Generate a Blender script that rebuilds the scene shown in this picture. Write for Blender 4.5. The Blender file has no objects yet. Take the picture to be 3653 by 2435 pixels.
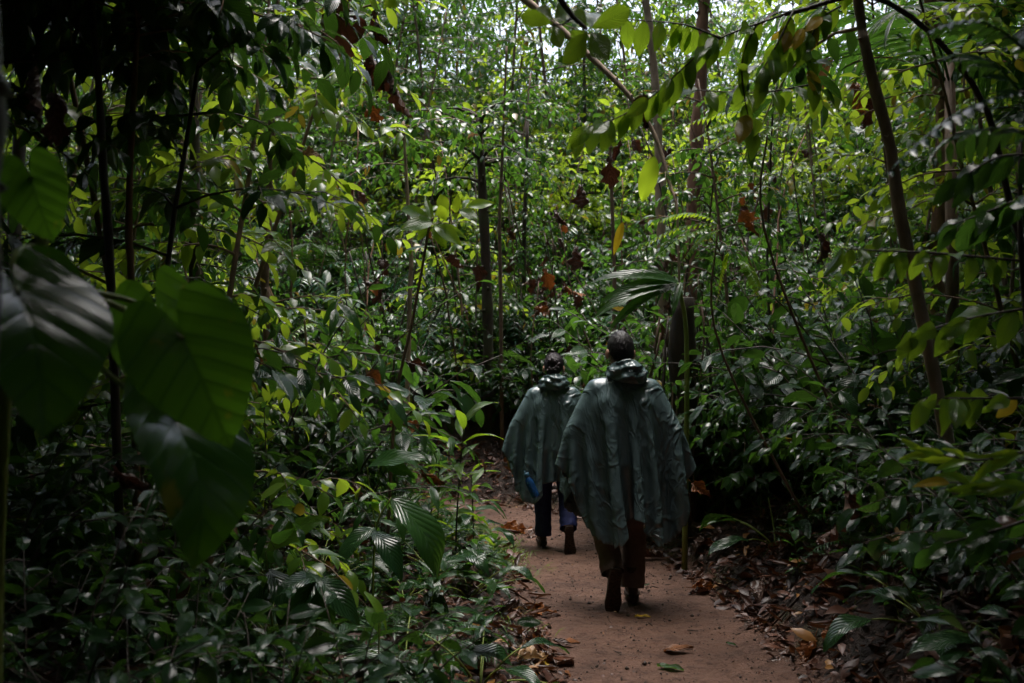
import bpy, math, random
import numpy as np
from mathutils import Vector, Matrix, Euler, Quaternion

random.seed(7)
RNG = np.random.default_rng(7)
SC = bpy.context.scene
COL = SC.collection
R = math.radians

# ------------------------------------------------------------------ camera
F_PX = 3552.0                       # 35 mm lens on a 36 mm wide sensor, in photo pixels
CX, CY = 1826.5, 1217.5
CAM = Vector((0.0, 0.0, 1.59))
PITCH = math.atan(68.5 / F_PX)
cam = bpy.data.cameras.new('camera')
cam.lens = 35.0
cam.sensor_width = 36.0
cam.clip_start = 0.05
cam.clip_end = 400.0
cam.dof.use_dof = True
cam.dof.focus_distance = 6.8
cam.dof.aperture_fstop = 3.2
cam_o = bpy.data.objects.new('camera', cam)
cam_o.location = CAM
cam_o.rotation_euler = (R(90) + PITCH, 0, 0)
COL.objects.link(cam_o)
SC.camera = cam_o

# ------------------------------------------------------------------ sky and light (overcast, bright gap in the canopy ahead)
SUN_EL, SUN_AZ = R(80), R(25)       # azimuth from +Y towards +X
world = bpy.data.worlds.new('World')
SC.world = world
world.use_nodes = True
wn = world.node_tree
bg = wn.nodes['Background']
sky = wn.nodes.new('ShaderNodeTexSky')
sky.sky_type = 'NISHITA'
sky.sun_disc = False
sky.sun_elevation = SUN_EL
sky.sun_rotation = SUN_AZ
sky.air_density = 1.0
sky.dust_density = 4.0
hs = wn.nodes.new('ShaderNodeHueSaturation')
hs.inputs['Saturation'].default_value = 0.6
wn.links.new(sky.outputs[0], hs.inputs['Color'])
wn.links.new(hs.outputs[0], bg.inputs['Color'])
bg.inputs['Strength'].default_value = 0.15
sun = bpy.data.lights.new('sun', 'SUN')
sun.energy = 1.5
sun.angle = R(38)
sun.color = (1.0, 0.96, 0.90)
sun_o = bpy.data.objects.new('sun', sun)
sd = Vector((math.sin(SUN_AZ) * math.cos(SUN_EL), math.cos(SUN_AZ) * math.cos(SUN_EL), math.sin(SUN_EL)))
sun_o.rotation_euler = (-sd).to_track_quat('-Z', 'Y').to_euler()
sun_o.location = (0, 10, 30)
COL.objects.link(sun_o)

SC.view_settings.view_transform = 'Standard'
SC.view_settings.look = 'None'
SC.view_settings.gamma = 1.0
SC.view_settings.use_curve_mapping = False
SC.view_settings.exposure = 1.6
SC.cycles.use_denoising = True
SC.cycles.max_bounces = 5
SC.cycles.diffuse_bounces = 1
SC.cycles.glossy_bounces = 2
SC.cycles.transmission_bounces = 5
SC.cycles.transparent_max_bounces = 4
SC.cycles.caustics_reflective = False
SC.cycles.caustics_refractive = False
SC.cycles.sample_clamp_indirect = 6.0
SC.cycles.use_adaptive_sampling = True
SC.cycles.adaptive_threshold = 0.02


def P(px, py, d):
    """photo pixel + distance along the view axis -> world point"""
    x = (px - CX) / F_PX * d
    u = -(py - CY) / F_PX * d
    return Vector((x, d * math.cos(PITCH) - u * math.sin(PITCH), CAM.z + d * math.sin(PITCH) + u * math.cos(PITCH)))


def proj(p):
    dy, dz = p[1] - CAM.y, p[2] - CAM.z
    d = dy * math.cos(PITCH) + dz * math.sin(PITCH)
    u = -dy * math.sin(PITCH) + dz * math.cos(PITCH)
    if d < 0.1:
        return None
    return CX + p[0] / d * F_PX, CY - u / d * F_PX, d


def in_view(p, m=250):
    q = proj(p)
    return q is not None and -m < q[0] < 3653 + m and -m * 2 < q[1] < 2435 + m * 2


# ------------------------------------------------------------------ noise
def _hash(ix, iy, seed):
    h = (ix * 374761393 + iy * 668265263 + seed * 1274126177) & 0xffffffff
    h = ((h ^ (h >> 13)) * 1274126177) & 0xffffffff
    return ((h ^ (h >> 16)) & 0xffff) / 65535.0


def vnoise(x, y, seed=0):
    x = np.asarray(x, float); y = np.asarray(y, float)
    ix = np.floor(x).astype(np.int64); iy = np.floor(y).astype(np.int64)
    fx = x - ix; fy = y - iy
    fx = fx * fx * (3 - 2 * fx); fy = fy * fy * (3 - 2 * fy)
    a = _hash(ix, iy, seed); b = _hash(ix + 1, iy, seed)
    c = _hash(ix, iy + 1, seed); d = _hash(ix + 1, iy + 1, seed)
    return (a * (1 - fx) + b * fx) * (1 - fy) + (c * (1 - fx) + d * fx) * fy


def fbm(x, y, seed=0, oct=4):
    s = 0.0; a = 0.5
    for i in range(oct):
        s = s + a * (vnoise(np.asarray(x) * 2 ** i, np.asarray(y) * 2 ** i, seed + i * 17) - 0.5)
        a *= 0.5
    return s


# ------------------------------------------------------------------ mesh builder
class MB:
    def __init__(self):
        self.V = []; self.Q = []; self.T = []; self.UV = []; self.VAR = []; self.n = 0

    def add(self, V, Q=None, T=None, UV=None, var=0.0):
        V = np.asarray(V, float).reshape(-1, 3)
        k = len(V)
        self.V.append(V)
        if Q is not None and len(Q): self.Q.append(np.asarray(Q, int).reshape(-1, 4) + self.n)
        if T is not None and len(T): self.T.append(np.asarray(T, int).reshape(-1, 3) + self.n)
        self.UV.append(np.zeros((k, 2)) if UV is None else np.asarray(UV, float))
        self.VAR.append(np.broadcast_to(np.asarray(var, float), (k,)).copy())
        self.n += k
        return self

    def mesh(self, name, mat, smooth=True):
        me = bpy.data.meshes.new(name)
        V = np.concatenate(self.V)
        UV = np.concatenate(self.UV); VAR = np.concatenate(self.VAR)
        Q = np.concatenate(self.Q) if self.Q else np.zeros((0, 4), int)
        T = np.concatenate(self.T) if self.T else np.zeros((0, 3), int)
        li = np.concatenate([Q.ravel(), T.ravel()]).astype(np.int32)
        nq, nt = len(Q), len(T)
        st = np.concatenate([np.arange(nq) * 4, nq * 4 + np.arange(nt) * 3]).astype(np.int32)
        me.vertices.add(len(V)); me.vertices.foreach_set('co', V.astype(np.float32).ravel())
        me.loops.add(len(li)); me.loops.foreach_set('vertex_index', li)
        me.polygons.add(nq + nt); me.polygons.foreach_set('loop_start', st)
        me.polygons.foreach_set('use_smooth', np.full(nq + nt, smooth))
        uvl = me.uv_layers.new(name='UVMap')
        uvl.data.foreach_set('uv', UV[li].astype(np.float32).ravel())
        at = me.attributes.new('var', 'FLOAT', 'POINT')
        at.data.foreach_set('value', VAR.astype(np.float32))
        me.update(calc_edges=True)
        me.validate()
        if mat: me.materials.append(mat)
        return me


def norm(v):
    v = np.asarray(v, float)
    return v / np.maximum(np.linalg.norm(v, axis=-1, keepdims=True), 1e-9)


def frames(D, U):
    """N directions + normal hints -> N rotation matrices, columns X(width) Y(axis) Z(normal)"""
    D = norm(D)
    X = np.cross(D, U)
    bad = np.linalg.norm(X, axis=-1) < 1e-4
    if bad.any(): X[bad] = np.cross(D[bad], [1.0, 0.2, 0.1])
    X = norm(X)
    Z = np.cross(X, D)
    return np.stack([X, D, Z], axis=-1)


def stamp(mb, tm, pos, Rm, s, var):
    """stamp N transformed copies of template (V,Q,UV) into mb"""
    if isinstance(mb, list):            # collect single leaves instead, to become parts
        for p, r, q in zip(np.asarray(pos, float), Rm, np.broadcast_to(np.asarray(s, float), (len(pos),))): mb.append((tm, p, r, float(q)))
        return
    V, Q, UV = tm
    pos = np.asarray(pos, float); N = len(pos); k = len(V)
    s = np.broadcast_to(np.asarray(s, float), (N,))
    W = np.einsum('nij,kj->nki', Rm, V) * s[:, None, None] + pos[:, None, :]
    q = (Q[None] + (np.arange(N) * k)[:, None, None]).reshape(-1, 4)
    mb.add(W.reshape(-1, 3), q, None, np.tile(UV, (N, 1)), np.repeat(var, k))


def tube(mb, pts, rad, n=7, var=0.0, cap=True, vs=1.0):
    pts = np.asarray(pts, float); m = len(pts)
    rad = np.broadcast_to(np.asarray(rad, float), (m,))
    t = norm(np.gradient(pts, axis=0))
    ref = np.array([0.0, 0.0, 1.0]) if abs(t[0][2]) < 0.9 else np.array([1.0, 0.0, 0.0])
    x = norm(np.cross(t[0], ref)); V = []; UV = []
    L = 0
    for i in range(m):
        x = norm(x - t[i] * np.dot(x, t[i]))
        y = np.cross(t[i], x)
        if i: L += np.linalg.norm(pts[i] - pts[i - 1])
        for j in range(n):
            a = 2 * math.pi * j / n
            V.append(pts[i] + rad[i] * (math.cos(a) * x + math.sin(a) * y)); UV.append((j / n, L * vs))
    Q = []
    for i in range(m - 1):
        for j in range(n):
            k = (j + 1) % n
            Q.append((i * n + j, i * n + k, (i + 1) * n + k, (i + 1) * n + j))
    T = []
    if cap:
        V.append(pts[0]); UV.append((0, 0)); V.append(pts[-1]); UV.append((0, L))
        a, b = m * n, m * n + 1
        for j in range(n):
            k = (j + 1) % n
            T.append((a, k, j)); T.append((b, (m - 1) * n + j, (m - 1) * n + k))
    mb.add(V, Q, T, UV, var)


def spline(pts, n):
    """Catmull-Rom through pts, n samples"""
    p = np.asarray([list(q) for q in pts], float)
    p = np.vstack([2 * p[0] - p[1], p, 2 * p[-1] - p[-2]])
    m = len(p) - 3
    out = []
    for t in np.linspace(0, m - 1e-6, n):
        i = int(t); u = t - i
        a, b, c, d = p[i], p[i + 1], p[i + 2], p[i + 3]
        out.append(0.5 * ((2 * b) + (-a + c) * u + (2 * a - 5 * b + 4 * c - d) * u * u + (-a + 3 * b - 3 * c + d) * u ** 3))
    return np.array(out)


# ------------------------------------------------------------------ objects
def tag(o, label=None, cat=None, group=None, kind=None):
    if label: o['label'] = label
    if cat: o['category'] = cat
    if group: o['group'] = group
    if kind: o['kind'] = kind
    return o


def obj(name, me, parent=None, loc=None, mtx=None):
    o = bpy.data.objects.new(name, me)
    COL.objects.link(o)
    if parent: o.parent = parent
    if mtx is not None: o.matrix_local = mtx
    elif loc is not None: o.location = loc
    return o


def thing(name, label, cat, loc=(0, 0, 0), rotz=0.0, group=None, scale=1.0):
    o = obj(name, None, None, loc)
    o.empty_display_size = 0.1
    o.rotation_euler = (0, 0, rotz)
    o.scale = (scale,) * 3
    return tag(o, label, cat, group)


def place(parts, name, label, cat, loc, rotz=0.0, group=None, scale=1.0, tilt=(0, 0)):
    """a new thing from a list of parts (name, mesh, matrix or None, kind or None, subparts or None); meshes are shared"""
    t = thing(name, label, cat, loc, rotz, group, scale)
    if tilt != (0, 0): t.rotation_euler = (tilt[0], tilt[1], rotz)
    for p in parts:
        o = obj(p[0], p[1], t, None, p[2])
        if p[3]: o['kind'] = p[3]
        if len(p) > 4 and p[4]:
            for s in p[4]:
                so = obj(s[0], s[1], o, None, s[2])
                if s[3]: so['kind'] = s[3]
    return t


def M4(pos, Rm, s=1.0):
    m = Matrix.Identity(4)
    for i in range(3):
        for j in range(3):
            m[i][j] = float(Rm[i][j]) * s
        m[i][3] = float(pos[i])
    return m
# ------------------------------------------------------------------ materials
class NT:
    def __init__(self, name):
        self.m = bpy.data.materials.new(name)
        self.m.use_nodes = True
        self.t = self.m.node_tree
        self.b = self.t.nodes['Principled BSDF']
        self.out = self.t.nodes['Material Output']

    def n(self, typ, **kw):
        nd = self.t.nodes.new(typ)
        for k, v in kw.items(): setattr(nd, k, v)
        return nd

    def s(self, sock, v):
        if isinstance(v, bpy.types.NodeSocket): self.t.links.new(v, sock)
        elif isinstance(v, (tuple, list)) and len(v) == 3 and sock.type == 'RGBA': sock.default_value = (*v, 1)
        else: sock.default_value = v

    def math(self, op, a, b=0.0, c=0.0, clamp=False):
        nd = self.n('ShaderNodeMath', operation=op, use_clamp=clamp)
        for i, v in enumerate((a, b, c)): self.s(nd.inputs[i], v)
        return nd.outputs[0]

    def mix(self, f, a, b, mode='MIX'):
        nd = self.n('ShaderNodeMix', data_type='RGBA', blend_type=mode)
        self.s(nd.inputs[0], f); self.s(nd.inputs[6], a); self.s(nd.inputs[7], b)
        return nd.outputs[2]

    def noise(self, vec, scale, detail=3.0, rough=0.5, dim='3D', w=None):
        nd = self.n('ShaderNodeTexNoise', noise_dimensions=dim)
        if vec is not None: self.s(nd.inputs['Vector'], vec)
        if w is not None: self.s(nd.inputs['W'], w)
        nd.inputs['Scale'].default_value = scale
        nd.inputs['Detail'].default_value = detail
        nd.inputs['Roughness'].default_value = rough
        return nd.outputs[0]

    def ramp(self, f, stops):
        nd = self.n('ShaderNodeValToRGB')
        el = nd.color_ramp.elements
        while len(el) < len(stops): el.new(0.5)
        for e, (p, c) in zip(el, stops):
            e.position = p; e.color = (*c, 1) if len(c) == 3 else c
        self.s(nd.inputs[0], f)
        return nd.outputs[0]

    def step(self, f, a, b):
        nd = self.n('ShaderNodeMapRange', interpolation_type='SMOOTHSTEP')
        self.s(nd.inputs[0], f); nd.inputs[1].default_value = a; nd.inputs[2].default_value = b
        return nd.outputs[0]

    def coord(self, which='Object'):
        return self.n('ShaderNodeTexCoord').outputs[which]

    def attr(self, name):
        return self.n('ShaderNodeAttribute', attribute_name=name).outputs['Fac']

    def rnd(self):
        r = self.n('ShaderNodeObjectInfo').outputs['Random']
        return self.math('FRACT', self.math('ADD', r, self.attr('var')))

    def bump(self, h, strength, dist=0.01):
        nd = self.n('ShaderNodeBump')
        nd.inputs['Strength'].default_value = strength
        nd.inputs['Distance'].default_value = dist
        self.s(nd.inputs['Height'], h)
        self.s(self.b.inputs['Normal'], nd.outputs[0])
        return nd.outputs[0]


def leafmat(name, c1, c2, trans, rough=0.3, veins=0, tw=0.42, odd=None, oddf=0.04, bump=0.4, blotch=0.0, spec=0.5):
    """green or dead leaf: glossy coat over a translucent blade; colour varies leaf by leaf"""
    k = NT(name)
    r = k.rnd()
    col = k.mix(r, c1, c2)
    r2 = k.math('FRACT', k.math('MULTIPLY', r, 7.31))
    tcol = k.mix(r2, trans, tuple(0.62 * v for v in trans))
    if odd:
        o = k.math('GREATER_THAN', k.math('FRACT', k.math('MULTIPLY', r, 13.7)), 1.0 - oddf)
        col = k.mix(o, col, odd); tcol = k.mix(o, tcol, odd)
    nrm = None
    if veins:
        uv = k.n('ShaderNodeSeparateXYZ'); k.s(uv.inputs[0], k.coord('UV'))
        a = k.math('ABSOLUTE', k.math('SUBTRACT', uv.outputs[0], 0.5))
        sv = k.math('FRACT', k.math('MULTIPLY', k.math('SUBTRACT', uv.outputs[1], k.math('MULTIPLY', a, 0.7)), float(veins)))
        sv = k.math('ABSOLUTE', k.math('SUBTRACT', sv, 0.5))
        vein = k.math('MAXIMUM', k.math('SUBTRACT', 1.0, k.step(sv, 0.0, 0.13)), k.math('SUBTRACT', 1.0, k.step(a, 0.006, 0.028)))
        col = k.mix(k.math('MULTIPLY', vein, 0.45), col, tuple(min(1, 1.9 * v + 0.01) for v in c2))
        tcol = k.mix(k.math('MULTIPLY', vein, 0.65), tcol, tuple(0.35 * v for v in trans))
        hgt = k.math('SUBTRACT', k.math('MULTIPLY', sv, 1.2), k.math('MULTIPLY', vein, 0.25))
        nrm = k.bump(hgt, bump, 0.01)
        if blotch:
            nz = k.noise(k.coord('UV'), 3.5, 4.0, 0.6, '4D', k.math('MULTIPLY', r, 40.0))
            bl = k.math('MULTIPLY', k.step(nz, 0.60, 0.68), blotch)
            col = k.mix(bl, col, (0.20, 0.17, 0.02)); tcol = k.mix(bl, tcol, (0.45, 0.40, 0.02))
    k.s(k.b.inputs['Base Color'], col)
    k.b.inputs['Roughness'].default_value = rough
    k.b.inputs['Specular IOR Level'].default_value = spec
    tr = k.n('ShaderNodeBsdfTranslucent'); k.s(tr.inputs[0], tcol)
    if nrm is not None: k.s(tr.inputs['Normal'], nrm)
    mx = k.n('ShaderNodeMixShader'); mx.inputs[0].default_value = tw
    k.t.links.new(k.b.outputs[0], mx.inputs[1]); k.t.links.new(tr.outputs[0], mx.inputs[2])
    k.t.links.new(mx.outputs[0], k.out.inputs[0])
    return k.m


def barkmat(name, c1, c2, scale=14.0, rough=0.8, moss=0.0):
    k = NT(name)
    co = k.n('ShaderNodeMapping'); k.s(co.inputs[0], k.coord('Object')); co.inputs['Scale'].default_value = (1, 1, 0.3)
    a = k.noise(co.outputs[0], scale, 5.0, 0.65)
    b = k.noise(k.coord('Object'), scale * 0.25, 3.0, 0.5)
    col = k.mix(k.step(a, 0.3, 0.7), c1, c2)
    if moss:
        col = k.mix(k.math('MULTIPLY', k.step(b, 0.45, 0.62), moss), col, (0.05, 0.07, 0.02))
    k.s(k.b.inputs['Base Color'], col)
    k.b.inputs['Roughness'].default_value = rough
    k.bump(a, 0.6, 0.02)
    return k.m


MT = {}
MT['leaf_small'] = leafmat('leaf_small', (0.014, 0.046, 0.012), (0.036, 0.085, 0.018), (0.13, 0.31, 0.030), 0.20, odd=(0.20, 0.14, 0.02), oddf=0.02, tw=0.36)
MT['leaf_top'] = leafmat('leaf_top', (0.045, 0.110, 0.015), (0.095, 0.170, 0.024), (0.48, 0.68, 0.040), 0.22, odd=(0.28, 0.22, 0.02), oddf=0.03, tw=0.42)  # paler and more translucent: brightness of the slope top put into the leaf colour
MT['leaf_broad'] = leafmat('leaf_broad', (0.013, 0.046, 0.014), (0.030, 0.078, 0.018), (0.13, 0.32, 0.030), 0.18, veins=9, odd=(0.09, 0.03, 0.015), oddf=0.03, tw=0.36)
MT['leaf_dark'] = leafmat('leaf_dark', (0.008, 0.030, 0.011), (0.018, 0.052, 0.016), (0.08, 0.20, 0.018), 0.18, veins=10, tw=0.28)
MT['leaf_blue'] = leafmat('leaf_blue', (0.012, 0.050, 0.026), (0.026, 0.082, 0.038), (0.09, 0.24, 0.045), 0.18, tw=0.30)
MT['leaf_bright'] = leafmat('leaf_bright', (0.035, 0.100, 0.014), (0.065, 0.140, 0.020), (0.34, 0.55, 0.025), 0.26, veins=11, odd=(0.40, 0.28, 0.02), oddf=0.03, tw=0.48, blotch=0.35)
MT['leaf_lime'] = leafmat('leaf_lime', (0.070, 0.170, 0.014), (0.110, 0.220, 0.020), (0.44, 0.62, 0.025), 0.30, tw=0.5)
MT['leaf_heart'] = leafmat('leaf_heart', (0.018, 0.066, 0.012), (0.026, 0.080, 0.015), (0.19, 0.45, 0.02), 0.20, veins=6, tw=0.50, blotch=0.6, bump=0.28)
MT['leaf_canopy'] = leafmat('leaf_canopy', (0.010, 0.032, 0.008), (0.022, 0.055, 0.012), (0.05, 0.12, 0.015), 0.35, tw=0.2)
MT['fern'] = leafmat('fern', (0.018, 0.070, 0.018), (0.040, 0.110, 0.026), (0.15, 0.34, 0.03), 0.28, tw=0.36)
MT['yellow_leaf'] = leafmat('yellow_leaf', (0.42, 0.27, 0.01), (0.50, 0.34, 0.015), (0.6, 0.42, 0.02), 0.35, veins=9, tw=0.35)
MT['dead'] = leafmat('dead', (0.040, 0.022, 0.016), (0.110, 0.060, 0.042), (0.11, 0.035, 0.018), 0.40, veins=7, tw=0.14, bump=0.9)
MT['dead_orange'] = leafmat('dead_orange', (0.20, 0.080, 0.030), (0.33, 0.130, 0.050), (0.34, 0.10, 0.02), 0.36, veins=7, tw=0.18, bump=0.8)
MT['dead_tan'] = leafmat('dead_tan', (0.30, 0.18, 0.09), (0.42, 0.26, 0.13), (0.4, 0.24, 0.1), 0.45, veins=7, tw=0.25, bump=0.8)
MT['litter'] = leafmat('litter', (0.022, 0.010, 0.008), (0.120, 0.048, 0.028), (0.2, 0.07, 0.02), 0.42, tw=0.10, odd=(0.26, 0.12, 0.03), oddf=0.05, spec=0.35)
MT['grass'] = leafmat('grass', (0.06, 0.13, 0.02), (0.10, 0.17, 0.03), (0.3, 0.45, 0.04), 0.4, tw=0.4)
MT['stem_green'] = barkmat('stem_green', (0.16, 0.22, 0.035), (0.24, 0.30, 0.05), 30, 0.45)
MT['stem_dark'] = barkmat('stem_dark', (0.020, 0.012, 0.008), (0.050, 0.030, 0.018), 25, 0.6)
MT['stem_brown'] = barkmat('stem_brown', (0.09, 0.055, 0.035), (0.19, 0.12, 0.075), 22, 0.7)
MT['bark_tan'] = barkmat('bark_tan', (0.26, 0.18, 0.12), (0.46, 0.34, 0.24), 16, 0.7, moss=0.25)
MT['bark_red'] = barkmat('bark_red', (0.16, 0.075, 0.045), (0.32, 0.17, 0.10), 14, 0.75)
MT['bark_dark'] = barkmat('bark_dark', (0.025, 0.017, 0.012), (0.070, 0.048, 0.032), 12, 0.8, moss=0.5)


def make_ground():
    k = NT('soil')
    co = k.coord('Object')
    path = k.attr('path')
    n1 = k.noise(co, 1.7, 5.0, 0.6); n2 = k.noise(co, 14.0, 5.0, 0.7); n3 = k.noise(co, 70.0, 4.0, 0.7)
    dirt = k.ramp(n1, [(0.30, (0.080, 0.039, 0.026)), (0.5, (0.160, 0.083, 0.056)), (0.72, (0.230, 0.125, 0.088))])
    dirt = k.mix(k.math('MULTIPLY', k.step(n2, 0.50, 0.68), 0.75), dirt, (0.062, 0.028, 0.018))
    dirt = k.mix(k.math('MULTIPLY', k.step(k.noise(co, 5.0, 4.0, 0.7), 0.52, 0.66), 0.55), dirt, (0.055, 0.026, 0.017))
    dirt = k.mix(k.math('MULTIPLY', k.step(n3, 0.56, 0.64), 0.8), dirt, (0.035, 0.018, 0.013))
    hum = k.ramp(n2, [(0.35, (0.012, 0.007, 0.005)), (0.55, (0.030, 0.016, 0.010)), (0.75, (0.065, 0.034, 0.021))])
    edge = k.step(k.math('ADD', path, k.math('MULTIPLY', k.math('SUBTRACT', n2, 0.5), 0.9)), 0.35, 0.65)
    col = k.mix(edge, hum, dirt)
    mossy = k.math('MULTIPLY', k.math('MULTIPLY', k.math('SUBTRACT', 1.0, k.step(path, 0.5, 0.98)), k.step(path, 0.1, 0.5)), k.step(n1, 0.5, 0.62))
    col = k.mix(k.math('MULTIPLY', mossy, 0.55), col, (0.065, 0.075, 0.018))
    k.s(k.b.inputs['Base Color'], col)
    k.s(k.b.inputs['Roughness'], k.math('ADD', 0.38, k.math('MULTIPLY', n2, 0.45)))
    k.b.inputs['Specular IOR Level'].default_value = 0.35
    k.bump(k.math('ADD', n3, k.math('MULTIPLY', n2, 2.2)), 0.9, 0.03)
    return k.m


MT['soil'] = make_ground()


def plain(name, col, rough=0.6, spec=0.5, **kw):
    k = NT(name)
    k.b.inputs['Base Color'].default_value = (*col, 1)
    k.b.inputs['Roughness'].default_value = rough
    k.b.inputs['Specular IOR Level'].default_value = spec
    for a, v in kw.items(): k.b.inputs[a.replace('_', ' ')].default_value = v
    return k.m


def clothmat(name, c1, c2, scale, rough, bump=0.3, spec=0.3):
    k = NT(name)
    co = k.coord('Object')
    n = k.noise(co, scale, 4.0, 0.6); f = k.noise(co, scale * 14, 2.0, 0.5)
    k.s(k.b.inputs['Base Color'], k.mix(k.step(n, 0.3, 0.7), c1, c2))
    k.b.inputs['Roughness'].default_value = rough
    k.b.inputs['Specular IOR Level'].default_value = spec
    k.bump(k.math('ADD', n, k.math('MULTIPLY', f, 0.2)), bump, 0.01)
    return k.m


def ponchomat():
    k = NT('poncho_pvc')
    co = k.coord('UV')
    w = k.n('ShaderNodeVectorMath', operation='ADD')
    nz = k.n('ShaderNodeTexNoise'); k.s(nz.inputs['Vector'], co); nz.inputs['Scale'].default_value = 3.0
    k.s(w.inputs[0], co)
    ml = k.n('ShaderNodeVectorMath', operation='SCALE'); k.s(ml.inputs[0], nz.outputs['Color']); ml.inputs['Scale'].default_value = 0.35
    k.t.links.new(ml.outputs[0], w.inputs[1])
    mp = k.n('ShaderNodeMapping'); k.s(mp.inputs[0], w.outputs[0]); mp.inputs['Scale'].default_value = (1.0, 0.55, 1.0); mp.inputs['Rotation'].default_value = (0, 0, 0.25)
    h = None
    mask = k.step(k.noise(co, 3.0, 2.0, 0.6), 0.38, 0.62)
    for sc, wt, wd in ((5.0, 0.9, 0.16), (11.0, 0.6, 0.22), (26.0, 0.30, 0.3)):
        nn = k.noise(mp.outputs[0], sc, 0.0, 0.5)
        rd = k.math('MULTIPLY', k.math('SUBTRACT', 1.0, k.step(k.math('ABSOLUTE', k.math('MULTIPLY', k.math('SUBTRACT', nn, 0.5), 2.0)), 0.0, wd)), wt)
        h = rd if h is None else k.math('ADD', h, rd)
    h = k.math('MULTIPLY', h, k.math('ADD', 0.25, k.math('MULTIPLY', mask, 0.75)))
    h = k.math('ADD', h, k.math('MULTIPLY', k.noise(co, 90.0, 2.0, 0.5), 0.10))
    col = k.mix(k.noise(co, 2.0, 3.0), (0.082, 0.128, 0.136), (0.100, 0.148, 0.156))
    k.s(k.b.inputs['Base Color'], col)
    k.b.inputs['Roughness'].default_value = 0.27
    k.b.inputs['Specular IOR Level'].default_value = 0.8
    k.bump(h, 0.9, 0.010)
    return k.m


MT['poncho'] = ponchomat()
MT['skin'] = clothmat('skin', (0.42, 0.23, 0.16), (0.50, 0.28, 0.20), 20, 0.5, 0.05)
MT['hair_dark'] = clothmat('hair_dark', (0.008, 0.006, 0.007), (0.022, 0.016, 0.018), 90, 0.45, 0.4, 0.35)
MT['hair_purple'] = clothmat('hair_purple', (0.012, 0.007, 0.010), (0.036, 0.020, 0.026), 90, 0.42, 0.4, 0.4)
MT['trouser_brown'] = clothmat('trouser_brown', (0.13, 0.090, 0.078), (0.17, 0.120, 0.104), 25, 0.75, 0.5)
MT['trouser_navy'] = clothmat('trouser_navy', (0.014, 0.020, 0.085), (0.024, 0.032, 0.12), 25, 0.7, 0.5)
MT['boot'] = clothmat('boot', (0.035, 0.024, 0.018), (0.075, 0.050, 0.038), 40, 0.6, 0.5)
MT['sole'] = clothmat('sole', (0.022, 0.014, 0.011), (0.090, 0.052, 0.036), 50, 0.7, 0.6)
MT['shirt'] = clothmat('shirt', (0.05, 0.05, 0.05), (0.07, 0.07, 0.07), 30, 0.8, 0.3)
MT['bottle'] = plain('bottle', (0.03, 0.14, 0.42), 0.10, 0.6, Transmission_Weight=0.75, IOR=1.4)
MT['bottle_cap'] = plain('bottle_cap', (0.03, 0.10, 0.16), 0.4)
MT['bottle_print'] = plain('bottle_print', (0.05, 0.45, 0.50), 0.5)
# ------------------------------------------------------------------ ground
PATH = np.array([(0.55, -9.0), (0.86, 3.0), (0.86, 4.9), (0.74, 6.7), (0.50, 8.8), (0.05, 10.0), (-0.80, 10.8), (-2.4, 11.3), (-6.0, 11.8), (-12, 12.0)])
PHW = 0.70


def path_dist(x, y):
    x = np.asarray(x, float); y = np.asarray(y, float)
    best = np.full(x.shape, 1e9); side = np.zeros(x.shape)
    for (x0, y0), (x1, y1) in zip(PATH[:-1], PATH[1:]):
        dx, dy = x1 - x0, y1 - y0
        t = np.clip(((x - x0) * dx + (y - y0) * dy) / (dx * dx + dy * dy), 0, 1)
        ex, ey = x - (x0 + t * dx), y - (y0 + t * dy)
        d = np.hypot(ex, ey)
        s = dx * ey - dy * ex            # >0: left of travel
        m = d < best
        best = np.where(m, d, best); side = np.where(m, np.sign(s), side)
    return best, side


def ground_z(x, y):
    x = np.asarray(x, float); y = np.asarray(y, float)
    d, s = path_dist(x, y)
    d = d + 0.22 * fbm(x * 1.3, y * 1.3, 5, 3)
    e = np.maximum(d - PHW, 0)
    right = 0.50 * (1 - np.exp(-e / 0.55)) + 0.20 * e
    left = 0.10 * (1 - np.exp(-e / 0.35)) + 0.10 * e
    z = np.where(s < 0, right, left)
    b = np.maximum(y - 12.2, 0)
    z = z + np.where(s < 0, 0.46 * b * b / (b + 2.0), 0.3 * b * b / (b + 2.0))
    z = 9.5 * np.tanh(z / 9.5)
    onp = np.clip(1.3 - d / PHW, 0, 1)
    z = z + 0.45 * fbm(x * 0.5, y * 0.5, 11, 3) * np.clip(e, 0, 1.2) + 0.16 * fbm(x * 2.2, y * 2.2, 3, 3) * np.clip(e * 3, 0.0, 1)
    z = z + 0.10 * fbm(x * 7, y * 7, 23, 3) * np.clip(e * 4, 0, 1) * np.clip(6 - np.abs(x - .7), 0, 1)
    z = z + onp * (0.050 * fbm(x * 4, y * 4, 9, 3) + 0.035 * fbm(x * 13, y * 13, 19, 2)) - 0.03 * onp
    return z


def gz(x, y):
    return float(ground_z(np.array([x]), np.array([y]))[0])


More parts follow.
